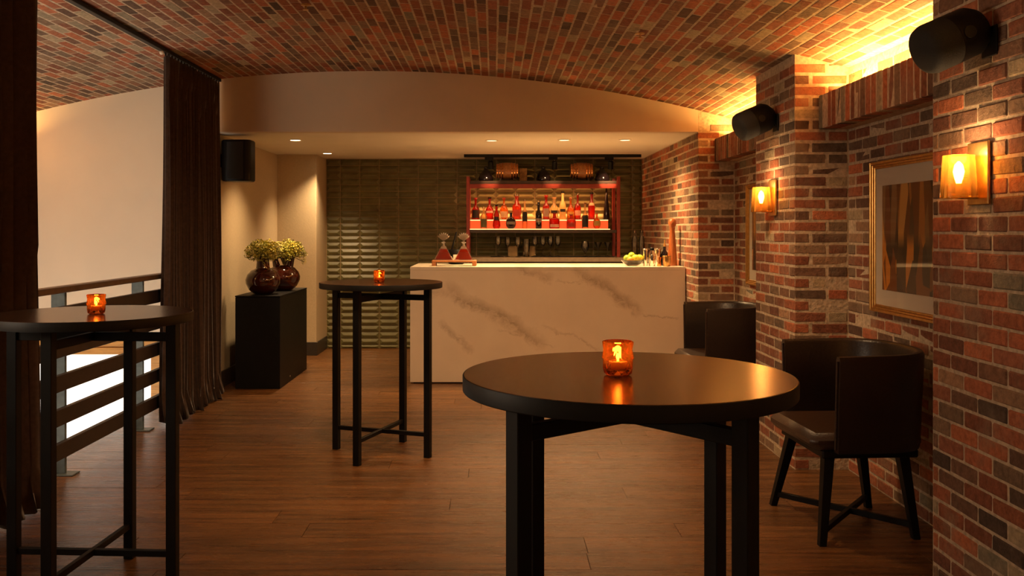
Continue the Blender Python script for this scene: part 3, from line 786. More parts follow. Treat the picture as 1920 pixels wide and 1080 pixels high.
# ---- on top of the shelf
M_JAR = plain('black_jar_glaze', (.010, .006, .007), .12)
for px, txt in ((911, 'black teardrop jar at the left end of the shelf top'), (1019, 'black teardrop jar in the middle of the shelf top between the copper barrels'), (1129, 'black teardrop jar right of the second copper barrel, near the shelf end')):
    Y = 10.76; t = thing('jar', txt, 'jar', (X(px, Y), Y, 2.0355), 0, 'black teardrop jars on the shelf top')
    MB().lathe([(.07, 0), (.085, .01), (.088, .04), (.07, .085), (.038, .125), (.022, .15)], 20).build('body', M_JAR, t, smooth=50)
    MB().lathe([(.021, .1505), (.026, .155), (.026, .165), (.012, .175)], 12).build('stopper', M_JAR, t, smooth=50)
for px, txt in ((951, 'small copper-hooped barrel on the shelf top beside the standing card'), (1090, 'small copper-hooped barrel on the shelf top next to the right black jar')):
    Y = 10.78; t = thing('barrel', txt, 'barrel', (X(px, Y), Y, 2.0355), 0, 'small barrels on the shelf top')
    hw = .132; zc = .125
    M = Matrix.Translation((-hw, 0, zc)) @ Matrix.Rotation(PI / 2, 4, 'Y')
    def br_(u): return .080 + .021 * math.sin(PI * u)
    MB().lathe([(br_(i / 12), 2 * hw * i / 12) for i in range(13)], 24, M).build('body', plain('barrel_oak', (.42, .17, .05), .3, var=.3, scale=50), t, smooth=40)
    for u in (.05, .17, .29, .71, .83, .95):
        hp = MB().lathe([(br_(u - .022) + .0005, 2 * hw * (u - .022)), (br_(u) + .004, 2 * hw * (u - .02)), (br_(u) + .004, 2 * hw * (u + .02)), (br_(u + .022) + .0005, 2 * hw * (u + .022))], 24, M, False, False)
        hp.build('hoop', M_COPPER, t, smooth=40)
    MB().box(-.10, .10, -.06, .06, 0, .012, .002).box(-.09, -.07, -.05, .05, .012, .035, .002).box(.07, .09, -.05, .05, .012, .035, .002).build('cradle', M_DARKWOOD, t)
t = tag(MB().box(-.045, .045, -.003, .003, 0, .165, .001, Matrix.Rotation(-.10, 4, 'X')).build('card', plain('tan_card', (.55, .32, .12), .7, var=.4, scale=25)), 'tan printed card standing on the shelf top beside the left barrel', 'card')
t.location = (X(981, 10.9), 10.88, 2.0365)

# ---- glassware
def wineglass(h, r): 
    return [(r * .85, 0), (r * .8, .003), (.006, .008), (.004, .03), (.004, h * .45), (.010, h * .48), (r * .8, h * .60), (r, h * .72), (r * .92, h * .88), (r * .78, h), (r * .76, h), (r * .90, h * .88), (r * .97, h * .72), (r * .77, h * .605), (.006, h * .50)]
GLS = [(934, 10.66, 'stemmed wine glass at the left end of the row, alone on a dark mat'), (952, 10.70, 'stemmed wine glass in front of the left tan carton, second from the left'), (971, 10.66, 'stemmed wine glass third from the left, between the two tan cartons'),
       (1003, 10.68, 'stemmed wine glass right of the second tan carton, fourth of the seven'), (1018, 10.70, 'stemmed wine glass on the black mat, fifth of the seven'), (1032, 10.72, 'stemmed wine glass on the black mat, sixth of the seven'), (1046, 10.70, 'stemmed wine glass at the right end of the row of seven')]
for px, Y, txt in GLS:
    t = tag(MB().lathe(wineglass(.235, .036), 20).build('wine_glass', M_CLEAR, smooth=60), txt, 'wine glass', 'wine glasses on the back counter')
    t.location = (X(px, Y), Y, CZ + .0075)
t = tag(MB().lathe([(.03, 0), (.036, .005), (.042, .12), (.044, .21), (.042, .21), (.038, .02)], 20).build('tumbler', M_CLEAR, smooth=60), 'tall clear tumbler among the wine glasses before the right tan carton', 'glass'); t.location = (X(987, 10.7), 10.72, CZ + .0005)
t = tag(MB().lathe([(.034, 0), (.03, .003), (.005, .008), (.005, .04), (.02, .05), (.048, .10), (.05, .125), (.036, .18), (.034, .18), (.047, .125), (.004, .06)], 20).build('snifter_glass', M_CLEAR, smooth=60), 'rounded snifter glass standing alone on the back counter', 'glass'); t.location = (X(1097, 10.7), 10.7, CZ + .0075)
for px, txt in ((1121, 'flared cocktail glass next to the rounded snifter'), (1139, 'flared cocktail glass nearest the right shelf upright')):
    t = tag(MB().lathe([(.034, 0), (.03, .003), (.004, .008), (.004, .075), (.05, .165), (.048, .165), (.003, .08)], 20).build('cocktail_glass', M_CLEAR, smooth=60), txt, 'glass', 'cocktail glasses on the back counter'); t.location = (X(px, 10.75), 10.72, CZ + .0075)
M_CARTON = plain('tan_carton', (.34, .22, .10), .8)
for (px, wd, txt) in ((961, .11, 'tan carton behind the second wine glass on the back counter'), (992, .15, 'larger tan carton behind the tumbler on the back counter')):
    t = thing('carton', txt, 'box', (X(px, 10.85), 10.86, CZ + .0005), 0, 'tan cartons on the back counter')
    MB().box(-wd / 2, wd / 2, -.05, .05, 0, .11, .002).build('body', M_CARTON, t); MB().box(-wd / 2 - .002, wd / 2 + .002, -.052, .052, .1105, .125, .002).build('lid', M_CARTON, t)
for (a, b, txt) in ((920, 944, 'short black rubber bar mat under the first wine glass'), (996, 1150, 'long black rubber bar mat on the back counter under the glasses')):
    Y = 10.69; tag(MB().box(X(a, Y), X(b, Y), Y - .08, Y + .08, CZ + .0005, CZ + .007, .002).build('bar_mat', M_BLACKFAB), txt, 'bar mat', 'black bar mats')
for o in bpy.data.objects:      # the two glasses that stand beside the mats touch the stone itself
    if o.name.startswith('wine_glass') and (abs(o.location.x - X(952, 10.70)) < .01 or abs(o.location.x - X(971, 10.66)) < .01): o.location.z = CZ + .0005

# ---- decanter set on the bar
YD = 8.78
t = thing('tray', 'small orange wooden stand with four feet under the two pyramid decanters', 'tray', (X(852, YD), YD, BZ), 0)
MB().box(-.215, .215, -.09, .09, .038, .056, .003).build('board', M_TRAYWOOD, t)
for sx in (-1, 1):
    for sy in (-1, 1): MB().box(sx * .195 - .02, sx * .195 + .02, sy * .07 - .018, sy * .07 + .018, .0005, .0375, .003).build('foot', M_TRAYWOOD, t)
M_CRYSTAL = thin_glass('cut_crystal', (.95, .90, .86), .30, .06, 1.6, (.9, .8, .7))
M_LIQ = bottle_glass('red_liqueur', (.85, .26, .15))
for px, txt in ((832, 'pyramid crystal decanter of red liqueur, the left one on the wooden stand'), (869.5, 'pyramid crystal decanter of red liqueur, the right one on the wooden stand')):
    t = thing('decanter', txt, 'decanter', (X(px, YD), YD, BZ + .0565), 0, 'pyramid decanters')
    b_, t_, hh = .092, .022, .135
    def pyr(b_, t_, z0, z1):
        return [(-b_, -b_ * .6, z0), (b_, -b_ * .6, z0), (b_, b_ * .6, z0), (-b_, b_ * .6, z0), (-t_, -t_, z1), (t_, -t_, z1), (t_, t_, z1), (-t_, t_, z1)]
    BF = [(0, 1, 2, 3), (4, 5, 6, 7), (0, 1, 5, 4), (1, 2, 6, 5), (2, 3, 7, 6), (3, 0, 4, 7)]
    MB().add(pyr(b_, t_, 0, hh), BF, True).build('body', M_CRYSTAL, t)
    MB().add(pyr(b_ * .88, t_ * 1.4, .006, .108), BF, True).build('liqueur', M_LIQ, t)
    MB().lathe([(.020, .1355), (.016, .15), (.016, .165), (.026, .17), (.026, .176)], 12).build('neck', M_CRYSTAL, t, smooth=40)
    st = MB()
    for k in range(7):
        an = math.radians(-48 + 16 * k)
        d = Vector((math.sin(an), 0, math.cos(an))); p0 = Vector((0, 0, .187)); q = p0 + d * (.085 - .0007 * abs(k - 3) ** 2)
        s_ = Vector((d.z, 0, -d.x)) * .010
        st.add([p0 - s_ * .3 + Vector((0, -.012, 0)), p0 + s_ * .3 + Vector((0, -.012, 0)), p0 + s_ * .3 + Vector((0, .012, 0)), p0 - s_ * .3 + Vector((0, .012, 0)),
                q - s_ - d * .02 + Vector((0, -.008, 0)), q + s_ - d * .02 + Vector((0, -.008, 0)), q + s_ - d * .02 + Vector((0, .008, 0)), q - s_ - d * .02 + Vector((0, .008, 0)), q],
               [(0, 1, 2, 3), (0, 1, 5, 4), (1, 2, 6, 5), (2, 3, 7, 6), (3, 0, 4, 7), (4, 5, 8), (5, 6, 8), (6, 7, 8), (7, 4, 8)], True)
    st.lathe([(.015, .1765), (.010, .184), (.012, .19)], 10)
    st.build('stopper', M_CRYSTAL, t)
t = thing('bar_vessel', 'dark rounded vessel with a slanting black handle behind the decanters', 'bucket', (X(856, 9.2), 9.2, BZ + .0005), 0)
MB().lathe([(.06, 0), (.085, .01), (.10, .06), (.095, .12), (.08, .15), (.072, .15), (.085, .11), (.09, .06), (.06, .015)], 20).build('body', M_BLACK, t, smooth=50)
MB().bar((-.055, -.02, .12), (.0, -.01, .33), .03, .014, .004).build('handle', M_BLACK, t)
MB().box(-.03, .03, -.104, -.100, .03, .10, .001).build('white_patch', LB['white'], t)

# ---- fruit bowl
YF = 8.76
t = tag(MB().lathe([(.045, 0), (.05, .004), (.085, .022), (.112, .055), (.110, .057), (.082, .026), (.04, .010)], 28).build('fruit_bowl', M_CLEAR, smooth=60), 'shallow clear glass bowl of citrus at the right end of the bar', 'bowl'); t.location = (X(1186, YF), YF, BZ + .0005)
M_LIME = plain('lime_skin', (.30, .42, .03), .4, var=.2, scale=40, bmp=.1); M_LEMON = plain('lemon_skin', (.66, .55, .04), .4, var=.12, scale=40, bmp=.1); M_ORANGE = plain('orange_skin', (.66, .28, .03), .45, var=.12, scale=40, bmp=.1)
def citrus(name, m, dx, dy, dz, txt, r=.034, sc=(1, 1, 1), rz=0.0):
    prof = [(max(1e-4, r * math.sin(PI * i / 12)), -r * 1.08 * math.cos(PI * i / 12)) for i in range(13)]
    t = thing(name, txt, 'fruit', (X(1186, YF) + dx, YF + dy, BZ + dz), rz, 'citrus in the glass bowl')
    Mt = Matrix.Rotation(PI / 2, 4, 'Y') @ Matrix.Diagonal((*sc, 1))
    MB().lathe(prof, 16, Mt).build('skin', m, t, smooth=80)
    MB().ball((r * 1.08 * sc[2], 0, 0), r * .17, 8, 6).build('tip', m, t)
citrus('lime', M_LIME, -.055, -.02, .075, 'green lime resting at the left rim of the glass bowl', rz=.4)
citrus('lime', M_LIME, -.004, .03, .100, 'yellow green lime on top of the pile at its middle', rz=1.0)
citrus('lemon', M_LEMON, .066, -.005, .078, 'yellow lemon at the right of the citrus pile', rz=-.5)
citrus('lemon', M_LEMON, .020, -.060, .078, 'yellow lemon at the front of the citrus pile', rz=.1)
citrus('orange', M_ORANGE, -.030, -.064, .062, 'small orange low at the front of the glass bowl', .030)
citrus('orange', M_ORANGE, -.035, .04, .055, 'small orange behind the left lime', .030)

# ---- bar tools at right
def tool(name, px, prof, m, txt, cat, Y=8.74, smooth=40, n=18):
    t = thing(name, txt, cat, (X(px, Y), Y, BZ + .0005)); MB().lathe(prof, n).build('body', m, t, smooth=smooth); return t
t = tool('steel_cup', 1210, [(.020, 0), (.021, .003), (.024, .165), (.022, .165), (.019, .01)], M_CHROME, 'slim tall steel tin nearest the citrus bowl', 'bar tin')
MB().lathe([(.0245, .155), (.026, .158), (.026, .166), (.0245, .168)], 18, None, False, False).build('rim', M_CHROME, t)
t = tool('cocktail_shaker', 1222.5, [(.030, 0), (.032, .004), (.037, .10), (.036, .115), (.020, .14), (.020, .15)], M_CHROME, 'steel cocktail shaker with a dark cap standing on the bar', 'shaker')
MB().lathe([(.021, .1505), (.021, .172), (.014, .18)], 16).build('cap', M_BLACK, t, smooth=40)
t = tool('mixing_tin', 1233, [(.028, 0), (.030, .004), (.034, .165), (.032, .165), (.028, .01)], M_CHROME, 'wide steel mixing tin behind the gold jigger cup', 'bar tin', 8.86)
MB().lathe([(.0345, .155), (.036, .158), (.036, .166), (.0345, .168)], 18, None, False, False).build('rim', M_CHROME, t)
t = tool('jigger', 1236, [(.021, 0), (.022, .002), (.012, .045), (.022, .088), (.020, .088), (.010, .047)], M_COPPER, 'small copper double-cone jigger before the steel tin', 'jigger', 8.66)
t = tool('spirit_bottle', 1246, [(.036, 0), (.038, .01), (.038, .10), (.030, .125), (.015, .15), (.014, .185)], G['dark'], 'dark bottle with a metal pourer beside the pepper mill', 'bottle', 8.86)
MB().lathe([(.016, .186), (.013, .205), (.008, .22), (.006, .255)], 10).build('pourer', M_BRASS, t, smooth=40)
t = tool('gold_cup', 1250, [(.030, 0), (.032, .003), (.040, .098), (.038, .098), (.030, .008)], M_BRASS, 'brushed gold tumbler in front of the pepper mill', 'cup', 8.64)
MB().lathe([(.0405, .092), (.042, .095), (.042, .099), (.0405, .101)], 18, None, False, False).build('rim', M_BRASS, t)
t = tool('pepper_mill', 1260.5, [(.046, 0), (.048, .01), (.046, .06), (.044, .10), (.036, .20), (.027, .30), (.024, .345), (.030, .375)], M_MILL, 'tall turned orange-brown wooden pepper mill against the brick wall', 'pepper mill', 8.80)
MB().lathe([(.026, .376), (.036, .395), (.038, .42), (.032, .45), (.012, .462)], 18).build('head', M_MILL, t, smooth=60)
for px, txt in ((1190, 'tall clear glass carafe behind the citrus bowl'), (1203, 'tall clear glass carafe in the corner by the brick wall')):
    Y = 10.62; t = tag(MB().lathe([(.03, 0), (.034, .005), (.034, .2), (.022, .26), (.020, .31), (.022, .315), (.018, .31), (.031, .19), (.028, .01)], 18).build('carafe', M_CLEAR, smooth=50), txt, 'carafe', 'clear carafes on the back counter'); t.location = (X(px, Y), Y, CZ + .0005)

# ------------------------------------------------------------------ ceiling fittings over the bar
for (px, py, bright, txt) in ((554, 262, 1, 'bright recessed downlight near the hanging speaker'), (614, 287, 1, 'bright recessed downlight in front of the green tiles'), (922, 263, 0, 'dim recessed downlight over the left part of the bar'),
                              (1058, 262, 0, 'dim recessed downlight over the middle of the bar'), (1172, 262, 0, 'dim recessed downlight over the bar end by the brick wall')):
    Y = F * (ZSOF - H) / (VY - py); xx = X(px, Y)
    t = thing('downlight', txt, 'downlight', (xx, Y, ZSOF), 0, 'recessed downlights in the soffit')
    MB().lathe([(.062, -.0005), (.062, -.005), (.05, -.007), (.05, -.0005)], 24, None, False, False).build('trim_ring', M_SOFFIT, t, smooth=40)
    MB().lathe([(.0498, -.0006), (.0498, -.004)], 24).build('lens', M_DOWN if bright else M_DOWNDIM, t)
    light('downlight_beam', 'SPOT', (xx, Y, ZSOF - .012), 190 if bright else 185, (1.0, .66, .34) if bright else (1.0, .62, .28), aim=(xx - (.10 if px < 600 else 0), Y, 0), spot_size=math.radians(110 if bright else 150), spot_blend=1.0, shadow_soft_size=.05)
t = thing('track_light', 'black ceiling track with three small spot heads above the bottle shelf', 'track light', (0, 10.42, ZSOF))
MB().box(X(870, 10.42), X(1202, 10.42), -.016, .016, -.034, -.0005, .002).build('track', M_BLACKSTEEL, t)
for px in (917, 1037, 1142):
    xx = X(px, 10.42)
    hd = MB().box(xx - .05, xx + .05, -.018, .018, -.066, -.0345, .003).build('adapter', M_BLACKSTEEL, t)
    q = Vector((xx + .018, 0, -.085)); d = Vector((.02, .35, -1)).normalized()
    MB().cyl((xx + .018, 0, -.066), q, .006, 8).build('stem', M_CHROME, hd)
    M = Matrix.Translation(q - d * .015) @ d.to_track_quat('Z', 'Y').to_matrix().to_4x4()
    MB().lathe([(.015, 0), (.031, .012), (.033, .10), (.027, .10), (.024, .085)], 18, M).build('spot_head', M_BLACKSTEEL, hd, smooth=40)
    light('track_beam', 'SPOT', tuple(Vector((0, 10.42, ZSOF)) + q + d * .10), 14 if px > 1100 else 5, (1, .62, .3), aim=tuple(Vector((xx, 10.85, 1.9))), spot_size=math.radians(62), spot_blend=.6, shadow_soft_size=.02)

# ------------------------------------------------------------------ speakers
t = thing('speaker', 'black upright box speaker on the beige wall beside the far curtain', 'speaker', (-2.352, 8.31, 1.90))
def round_rect(hx, hy, rad, n=8):
    out = []
    for (cx, cy, a0) in ((hx - rad, hy - rad, 0), (-hx + rad, hy - rad, 90), (-hx + rad, -hy + rad, 180), (hx - rad, -hy + rad, 270)):
        for k in range(n + 1):
            a = math.radians(a0 + 90 * k / n); out.append((cx + rad * math.cos(a), cy + rad * math.sin(a)))
    return out
def rr_solid(levels, cx=0, cy=0):
    rings = [[(cx + x, cy + y, z) for x, y in round_rect(hx, hy, rad)] for (hx, hy, rad, z) in levels]; n = len(rings[0])
    fs = [tuple(reversed(range(n))), tuple(range((len(rings) - 1) * n, len(rings) * n))]
    for i in range(len(rings) - 1):
        for k in range(n): fs.append((i * n + k, i * n + (k + 1) % n, (i + 1) * n + (k + 1) % n, (i + 1) * n + k))
    return MB().add([p for q in rings for p in q], fs)
rr_solid([(.125, .105, .05, 0), (.135, .115, .055, .012), (.135, .115, .055, .366), (.125, .105, .05, .378)], .004).build('cabinet', M_BLACK, t, smooth=40)
MB().box(-.072, .08, -.122, -.1155, .02, .358, .006).build('grille', M_BLACKFAB, t, smooth=35)
MB().box(-.154, -.1315, -.04, .04, .13, .25, .004).build('wall_bracket', M_BLACKSTEEL, t)
def wall_speaker(y, label):
    t = thing('wall_speaker', label, 'speaker', (X0, y, 2.14), 0, 'black barrel speakers on the brick piers')
    d = Vector((-.90, -.10, -.40)).normalized(); c = Vector((-.145, 0.02, .01))
    Mx = Matrix.Translation(c - d * .115) @ d.to_track_quat('Z', 'Y').to_matrix().to_4x4()
    MB().lathe([(.035, -.03), (.075, .0), (.092, .03), (.094, .125)], 28, Mx).build('cabinet', M_BLACK, t, smooth=40)
    MB().lathe([(.0935, .1255), (.094, .20), (.086, .222), (.070, .232)], 28, Mx).build('grille', M_BLACKFAB, t, smooth=40)
    MB().box(-.012, -.004, -.05, .05, -.055, .055, .003).build('wall_plate', M_BLACKSTEEL, t)
    MB().bar((-.013, .0, .0), (-.09, .015, .02), .04, .05, .006).build('arm', M_BLACKSTEEL, t)
    MB().cyl(c + Vector((0, -.10, .0)) - d * .03, c + Vector((0, -.09, 0)) - d * .03, .022, 16).build('pivot_knob', M_BLACKSTEEL, t)
wall_speaker(3.30, 'black barrel speaker on the brick pier nearest the camera')
wall_speaker(5.80, 'black barrel speaker on the middle brick pier above its sconce')

# ------------------------------------------------------------------ sconces
def sconce(y, label, visible=True):
    t = thing('wall_sconce', label, 'wall lamp', (X0, y, 1.565), 0, 'brass wall sconces on the brick piers')
    MB().box(-.016, -.004, -.072, .072, -.02, .215, .003).build('backplate', M_BRASS, t)
    MB().box(-.085, -.0165, -.010, .010, .002, .014, .003).build('arm', M_BRASS, t)
    MB().lathe([(.034, 0), (.034, .008)], 24, Matrix.Translation((-.085, 0, .0145))).build('gallery', M_BRASS, t)
    Mx = Matrix.Translation((-.085, 0, .0))
    MB().lathe([(.0655, .005), (.0555, .165), (.0535, .165), (.0635, .006)], 32, Mx, False, False).build('glass_shade', M_SHADE, t, smooth=40)
    MB().lathe([(.011, .023), (.011, .06)], 12, Mx).build('lamp_holder', M_BRASS, t, smooth=40)
    MB().lathe([(.009, .061), (.016, .085), (.020, .105), (.015, .13), (.004, .143)], 14, Mx).build('bulb', M_BULB, t, smooth=60)
    light('sconce_lamp', 'POINT', (X0 - .085, y, 1.565 + .155), 5.0, WARM, shadow_soft_size=.03)
    return t
sconce(3.37, 'lit brass sconce with an amber glass shade on the brick pier nearest the camera')
sconce(5.855, 'lit brass sconce with an amber glass shade on the middle brick pier')

# ------------------------------------------------------------------ pictures
def art_mat(seed):
    m, nt, bs = nmat('abstract_print')
    tc = N(nt, 'ShaderNodeTexCoord'); mp = N(nt, 'ShaderNodeMapping'); mp.inputs['Location'].default_value = (seed, seed, 0)
    L(nt, tc.outputs['Object'], mp.inputs[0])
    sp = N(nt, 'ShaderNodeSeparateXYZ'); L(nt, mp.outputs[0], sp.inputs[0])
    ns = N(nt, 'ShaderNodeTexNoise', i_Scale=2.6, i_Detail=2.0); L(nt, mp.outputs[0], ns.inputs[0])
    v = N(nt, 'ShaderNodeTexVoronoi', i_Scale=1.0, feature='F1'); m2 = N(nt, 'ShaderNodeMapping')
    m2.inputs['Scale'].default_value = (1, 20, 1.9); m2.inputs['Rotation'].default_value = (.22, 0, 0)
    L(nt, mp.outputs[0], m2.inputs[0]); L(nt, m2.outputs[0], v.inputs['Vector'])
    v2 = N(nt, 'ShaderNodeTexVoronoi', i_Scale=1.0, feature='F1'); m3 = N(nt, 'ShaderNodeMapping')
    m3.inputs['Scale'].default_value = (1, 17, 6); m3.inputs['Rotation'].default_value = (-.7, 0, 0)
    L(nt, mp.outputs[0], m3.inputs[0]); L(nt, m3.outputs[0], v2.inputs['Vector'])
    s1 = N(nt, 'ShaderNodeSeparateColor'); L(nt, v.outputs['Color'], s1.inputs[0]); s2 = N(nt, 'ShaderNodeSeparateColor'); L(nt, v2.outputs['Color'], s2.inputs[0])
    st = [(0, (.05, .018, .008)), (.25, (.16, .05, .014)), (.45, (.42, .16, .03)), (.62, (.10, .05, .02)), (.75, (.60, .30, .07)), (.9, (.24, .13, .05))]
    a = ramp(nt, s1.outputs[0], st, 'CONSTANT'); b = ramp(nt, s2.outputs[0], [(0, (.03, .012, .008)), (.35, (.20, .06, .012)), (.6, (.62, .22, .02)), (.8, (.06, .03, .015))], 'CONSTANT')
    hz = N(nt, 'ShaderNodeMapRange'); hz.inputs[1].default_value = .02; hz.inputs[2].default_value = -.06; L(nt, sp.outputs['Z'], hz.inputs[0])
    c = mixc(nt, hz.outputs[0], a.outputs[0], b.outputs[0])
    L(nt, c, bs.inputs['Base Color']); bs.inputs['Roughness'].default_value = .35
    return m
M_GLAZE = thin_glass('picture_glazing', (.97, .97, .96), 0, .02, .08)
def picture(y0, y1, label, seed):
    t = thing('framed_picture', label, 'picture', (XB, (y0 + y1) / 2, 1.415), 0, 'gold framed prints in the brick niches')
    hw, hh = (y1 - y0) / 2, .415
    fr = MB()
    for (k, d0, d1, x1) in ((0, 0, .016, -.034), (1, .0155, .028, -.026), (2, .0275, .040, -.018)):
        for s_ in (-1, 1):
            fr.box(x1, -.003, s_ * (hw - d0) if s_ < 0 else hw - d1, s_ * (hw - d1) if s_ < 0 else hw - d0, -hh + d0, hh - d0, .003)
            fr.box(x1, -.003, -hw + d1 + .0, hw - d1, s_ * (hh - d0) if s_ < 0 else hh - d1, s_ * (hh - d1) if s_ < 0 else hh - d0, .003)
    fr.build('frame', M_GOLD, t)
    MB().box(-.010, -.004, -hw + .04, hw - .04, -hh + .04, hh - .04).build('mat_board', M_PAPER, t)
    MB().box(-.0115, -.0103, -hw + .125, hw - .125, -hh + .125, hh - .135).build('print', art_mat(seed), t)
    MB().box(-.0150, -.0140, -hw + .041, hw - .041, -hh + .041, hh - .041).build('glazing', M_GLAZE, t)
picture(4.13, 5.08, 'gold framed abstract amber print in the niche between the near and middle piers', 0.0)
picture(6.73, 7.57, 'gold framed print mostly hidden in the far niche beside the bar', 3.0)

# ------------------------------------------------------------------ bar tables and candles
TT = H - .335
def bar_table(cx, cy, R, ang, label):
    t = thing('bar_table', label, 'bar table', (cx, cy, 0), 0, 'tall round bar tables')
    MB().lathe([(R - .003, TT - .036), (R - .003, TT - .0008), (R - .004, TT)], 96).build('tabletop', M_TABLE, t, smooth=35)
    MB().lathe([(R - .0028, TT - .037), (R - .0015, TT - .037), (R, TT - .035), (R, TT - .003), (R - .0012, TT - .001), (R - .0028, TT - .001), (R - .0028, TT - .037)], 96, None, False, False).build('edge_band', M_BLACK, t, smooth=35)
    rr = .33; s_ = .0205; pts = []
    for k in range(4):
        a = ang + k * PI / 2; M = Matrix.Translation((rr * math.cos(a), rr * math.sin(a), 0)) @ Matrix.Rotation(a, 4, 'Z')
        MB().box(-s_, s_, -s_, s_, .0, TT - .0375, .002, M).build('leg', M_BLACKSTEEL, t)
    for k in range(2):
        a = ang + k * PI / 2; c, s2 = math.cos(a), math.sin(a); e = rr - s_
        for (z, hh, ww, nm) in ((.145 + .0 * k, .026, .022, 'stretcher'), (TT - .095, .036, .022, 'apron_bar')):
            z0 = z + (hh * .25 if k else 0)
            M = Matrix.Rotation(a, 4, 'Z')
            MB().box(-e, e, -ww / 2, ww / 2, z - hh / 2 + (.001 if k else 0), z + hh / 2 + (.001 if k else 0), .002, M).build(nm, M_BLACKSTEEL, t)
    return t
bar_table(.312, 2.11, .384, math.radians(38.6), 'tall round dark wood bar table in the foreground right of centre')
bar_table(-1.626, 3.66, .388, math.radians(-3), 'tall round dark wood bar table by the slatted railing, cut by the frame edge')
bar_table(-.730, 5.87, .398, math.radians(-19.5), 'tall round dark wood bar table standing in front of the marble bar')

def candle(x, y, label, power):
    t = thing('candle_holder', label, 'candle holder', (x, y, TT + .0006), random.uniform(0, 1), 'lit amber glass candle holders')
    n = 10; rings = [(.026, 0, 0), (.032, .004, .5), (.0355, .018, 0), (.0345, .036, .5), (.0372, .038, .5), (.0345, .058, 0), (.0365, .076, .5), (.0345, .078, .5)]
    vs = []; fs = []
    for (r_, z, o) in rings:
        for k in range(n): a = 2 * PI * (k + o) / n; vs.append((r_ * math.cos(a), r_ * math.sin(a), z))
    for i in range(len(rings) - 1):
        up = rings[i + 1][2] > rings[i][2]; same = rings[i + 1][2] == rings[i][2]
        for k in range(n):
            a0, a1 = i * n + k, i * n + (k + 1) % n
            b0, b1 = (i + 1) * n + k, (i + 1) * n + (k + 1) % n
            if same: fs.append((a0, a1, b1, b0))
            elif up: fs += [(a0, a1, b0), (a1, b1, b0)]
            else: fs += [(a0, b1, b0), (a0, a1, b1)]
    fs.append(tuple(reversed(range(n))))
    # inner wall
    m_ = len(vs)
    inner = [(.031, .078), (.0295, .05), (.028, .016), (.001, .014)]
    for (r_, z) in inner:
        for k in range(n): a = 2 * PI * (k + .5) / n; vs.append((r_ * math.cos(a), r_ * math.sin(a), z))
    top = (len(rings) - 1) * n
    for k in range(n): fs.append((top + k, top + (k + 1) % n, m_ + (k + 1) % n, m_ + k))
    for i in range(len(inner) - 1):
        for k in range(n): fs.append((m_ + i * n + k, m_ + i * n + (k + 1) % n, m_ + (i + 1) * n + (k + 1) % n, m_ + (i + 1) * n + k))
    MB().add(vs, fs).build('faceted_glass', M_AMBER, t)
    MB().lathe([(.019, .0145), (.020, .0155), (.020, .030), (.018, .0305), (.003, .030)], 16).build('tealight', M_WAX, t, smooth=40)
    MB().lathe([(.0007, .031), (.0034, .036), (.0048, .042), (.003, .049), (.0004, .056)], 10).build('flame', M_FLAME, t, smooth=60)
    light('candle_light', 'POINT', (x, y, TT + .060), power, (1.0, .50, .16), shadow_soft_size=.008)
candle(X(1158.5, 2.09), 2.09, 'lit amber cut-glass candle holder on the foreground bar table', .4)
candle(X(180.5, 3.62), 3.62, 'lit amber cut-glass candle holder on the bar table by the railing', .4)
candle(X(711, 5.80), 5.80, 'lit amber cut-glass candle holder on the bar table before the marble bar', .4)

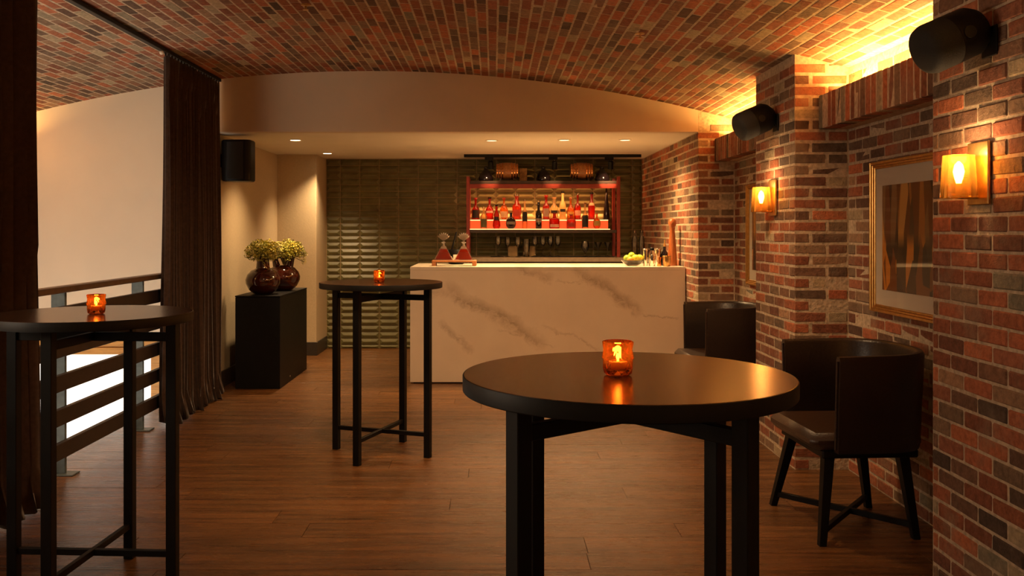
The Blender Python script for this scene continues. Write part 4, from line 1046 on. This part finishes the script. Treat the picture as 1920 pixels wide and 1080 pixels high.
# ------------------------------------------------------------------ tub chairs
def tub_chair(x, y, rz, label):
    t = thing('tub_chair', label, 'chair', (x, y, 0), rz, 'black leather tub chairs in the niches')
    path = [(-.20, -.315), (-.10, -.315), (0.0, -.312)]
    for k in range(1, 16):
        a = -PI / 2 + PI * k / 16; ca, sa = math.cos(a), math.sin(a)
        path.append((.265 * (abs(ca) ** .75), .312 * math.copysign(abs(sa) ** .75, sa)))
    path += [(0.0, .312), (-.10, .315), (-.20, .315)]
    th = .045; vs = []; fs = []; sect = 10
    n = len(path)
    for i, (px, py) in enumerate(path):
        a = path[max(0, i - 1)]; b = path[min(n - 1, i + 1)]
        d = Vector((b[0] - a[0], b[1] - a[1])).normalized(); nn = Vector((d.y, -d.x))     # outward
        s_ = i / (n - 1); top = .872 + .012 * math.sin(PI * s_)
        ring = [(0.5, .425), (.56, .46), (.5, .62), (.5, top - .02), (.3, top - .003), (0, top), (-.3, top - .003), (-.5, top - .02), (-.5, .62), (-.5, .425)]
        for (o, z) in ring:
            lean = .022 * (z - .43) / .44
            q = Vector((px, py)) + nn * (o * th + lean); vs.append((q.x, q.y, z))
    for i in range(n - 1):
        for k in range(sect):
            k2 = (k + 1) % sect; fs.append((i * sect + k, i * sect + k2, (i + 1) * sect + k2, (i + 1) * sect + k))
    fs.append(tuple(range(sect))); fs.append(tuple(reversed(range((n - 1) * sect, n * sect))))
    MB().add(vs, fs).build('backrest', M_LEATHER, t, smooth=50)
    for s_ in (-1, 1):
        MB().tube([(-.203, s_ * .315, .44), (-.203, s_ * .325, .65), (-.203, s_ * .336, .85)], .006, 8).build('piping', M_LEATHER_B, t, smooth=60)
    MB().box(-.30, .235, -.283, .283, .425, .505, .03).build('seat', M_LEATHER_B, t, smooth=40)
    MB().box(-.24, .22, -.26, .26, .385, .424, .006).build('seat_frame', M_BLACK, t)
    LG = {}
    for (sx, sy, bx, by) in ((-1, -1, -.265, -.31), (-1, 1, -.265, .31), (1, -1, .215, -.24), (1, 1, .215, .24)):
        tp = Vector((-.20 if sx < 0 else .16, .22 * sy, .3845)); bt = Vector((bx, by, .0)); LG[(sx, sy)] = (tp, bt)
        d = (bt - tp).normalized()
        vv = []
        for (c, w_) in ((tp, .024), (bt, .016)):
            vv += [(c.x - w_, c.y - w_, c.z), (c.x + w_, c.y - w_, c.z), (c.x + w_, c.y + w_, c.z), (c.x - w_, c.y + w_, c.z)]
        MB().add(vv, [(0, 1, 2, 3), (4, 5, 6, 7), (0, 1, 5, 4), (1, 2, 6, 5), (2, 3, 7, 6), (3, 0, 4, 7)], True).build('leg', M_BLACK, t)
    for (a, b, dz) in (((-1, -1), (1, 1), 0), ((-1, 1), (1, -1), .002)):
        f = .84
        p = LG[a][0].lerp(LG[a][1], f); q = LG[b][0].lerp(LG[b][1], f); u = (q - p).normalized() * .012
        MB().bar(p + u + Vector((0, 0, dz)), q - u + Vector((0, 0, dz)), .022, .028, .002).build('stretcher', M_BLACK, t)
tub_chair(1.76, 4.47, math.radians(3), 'black leather tub chair in the niche under the visible gold framed print')
tub_chair(1.76, 6.98, math.radians(2), 'black leather tub chair in the far niche close to the marble bar')

# ------------------------------------------------------------------ sprinklers on the vault
for (px, py, txt) in ((1200, 56, 'small brass sprinkler head on the vault right of centre'), (573, 2, 'small brass sprinkler head on the vault at the top edge left of centre')):
    k = (px - VX) / (VY - py); zz = VZ
    for _ in range(8): xx = k * (zz - H); zz = vz(xx)
    Y = F * (zz - H) / (VY - py)
    t = thing('sprinkler_head', txt, 'sprinkler', (xx, Y, zz - .022), 0, 'sprinkler heads on the vault')
    MB().lathe([(.03, 0), (.03, -.004), (.012, -.008)], 20).build('escutcheon', M_BRASS, t, smooth=40)
    MB().cyl((0, 0, -.0085), (0, 0, -.03), .006, 10).build('frame', M_BRASS, t)
    MB().lathe([(.018, -.0335), (.018, -.031)], 16).build('deflector', M_BRASS, t)
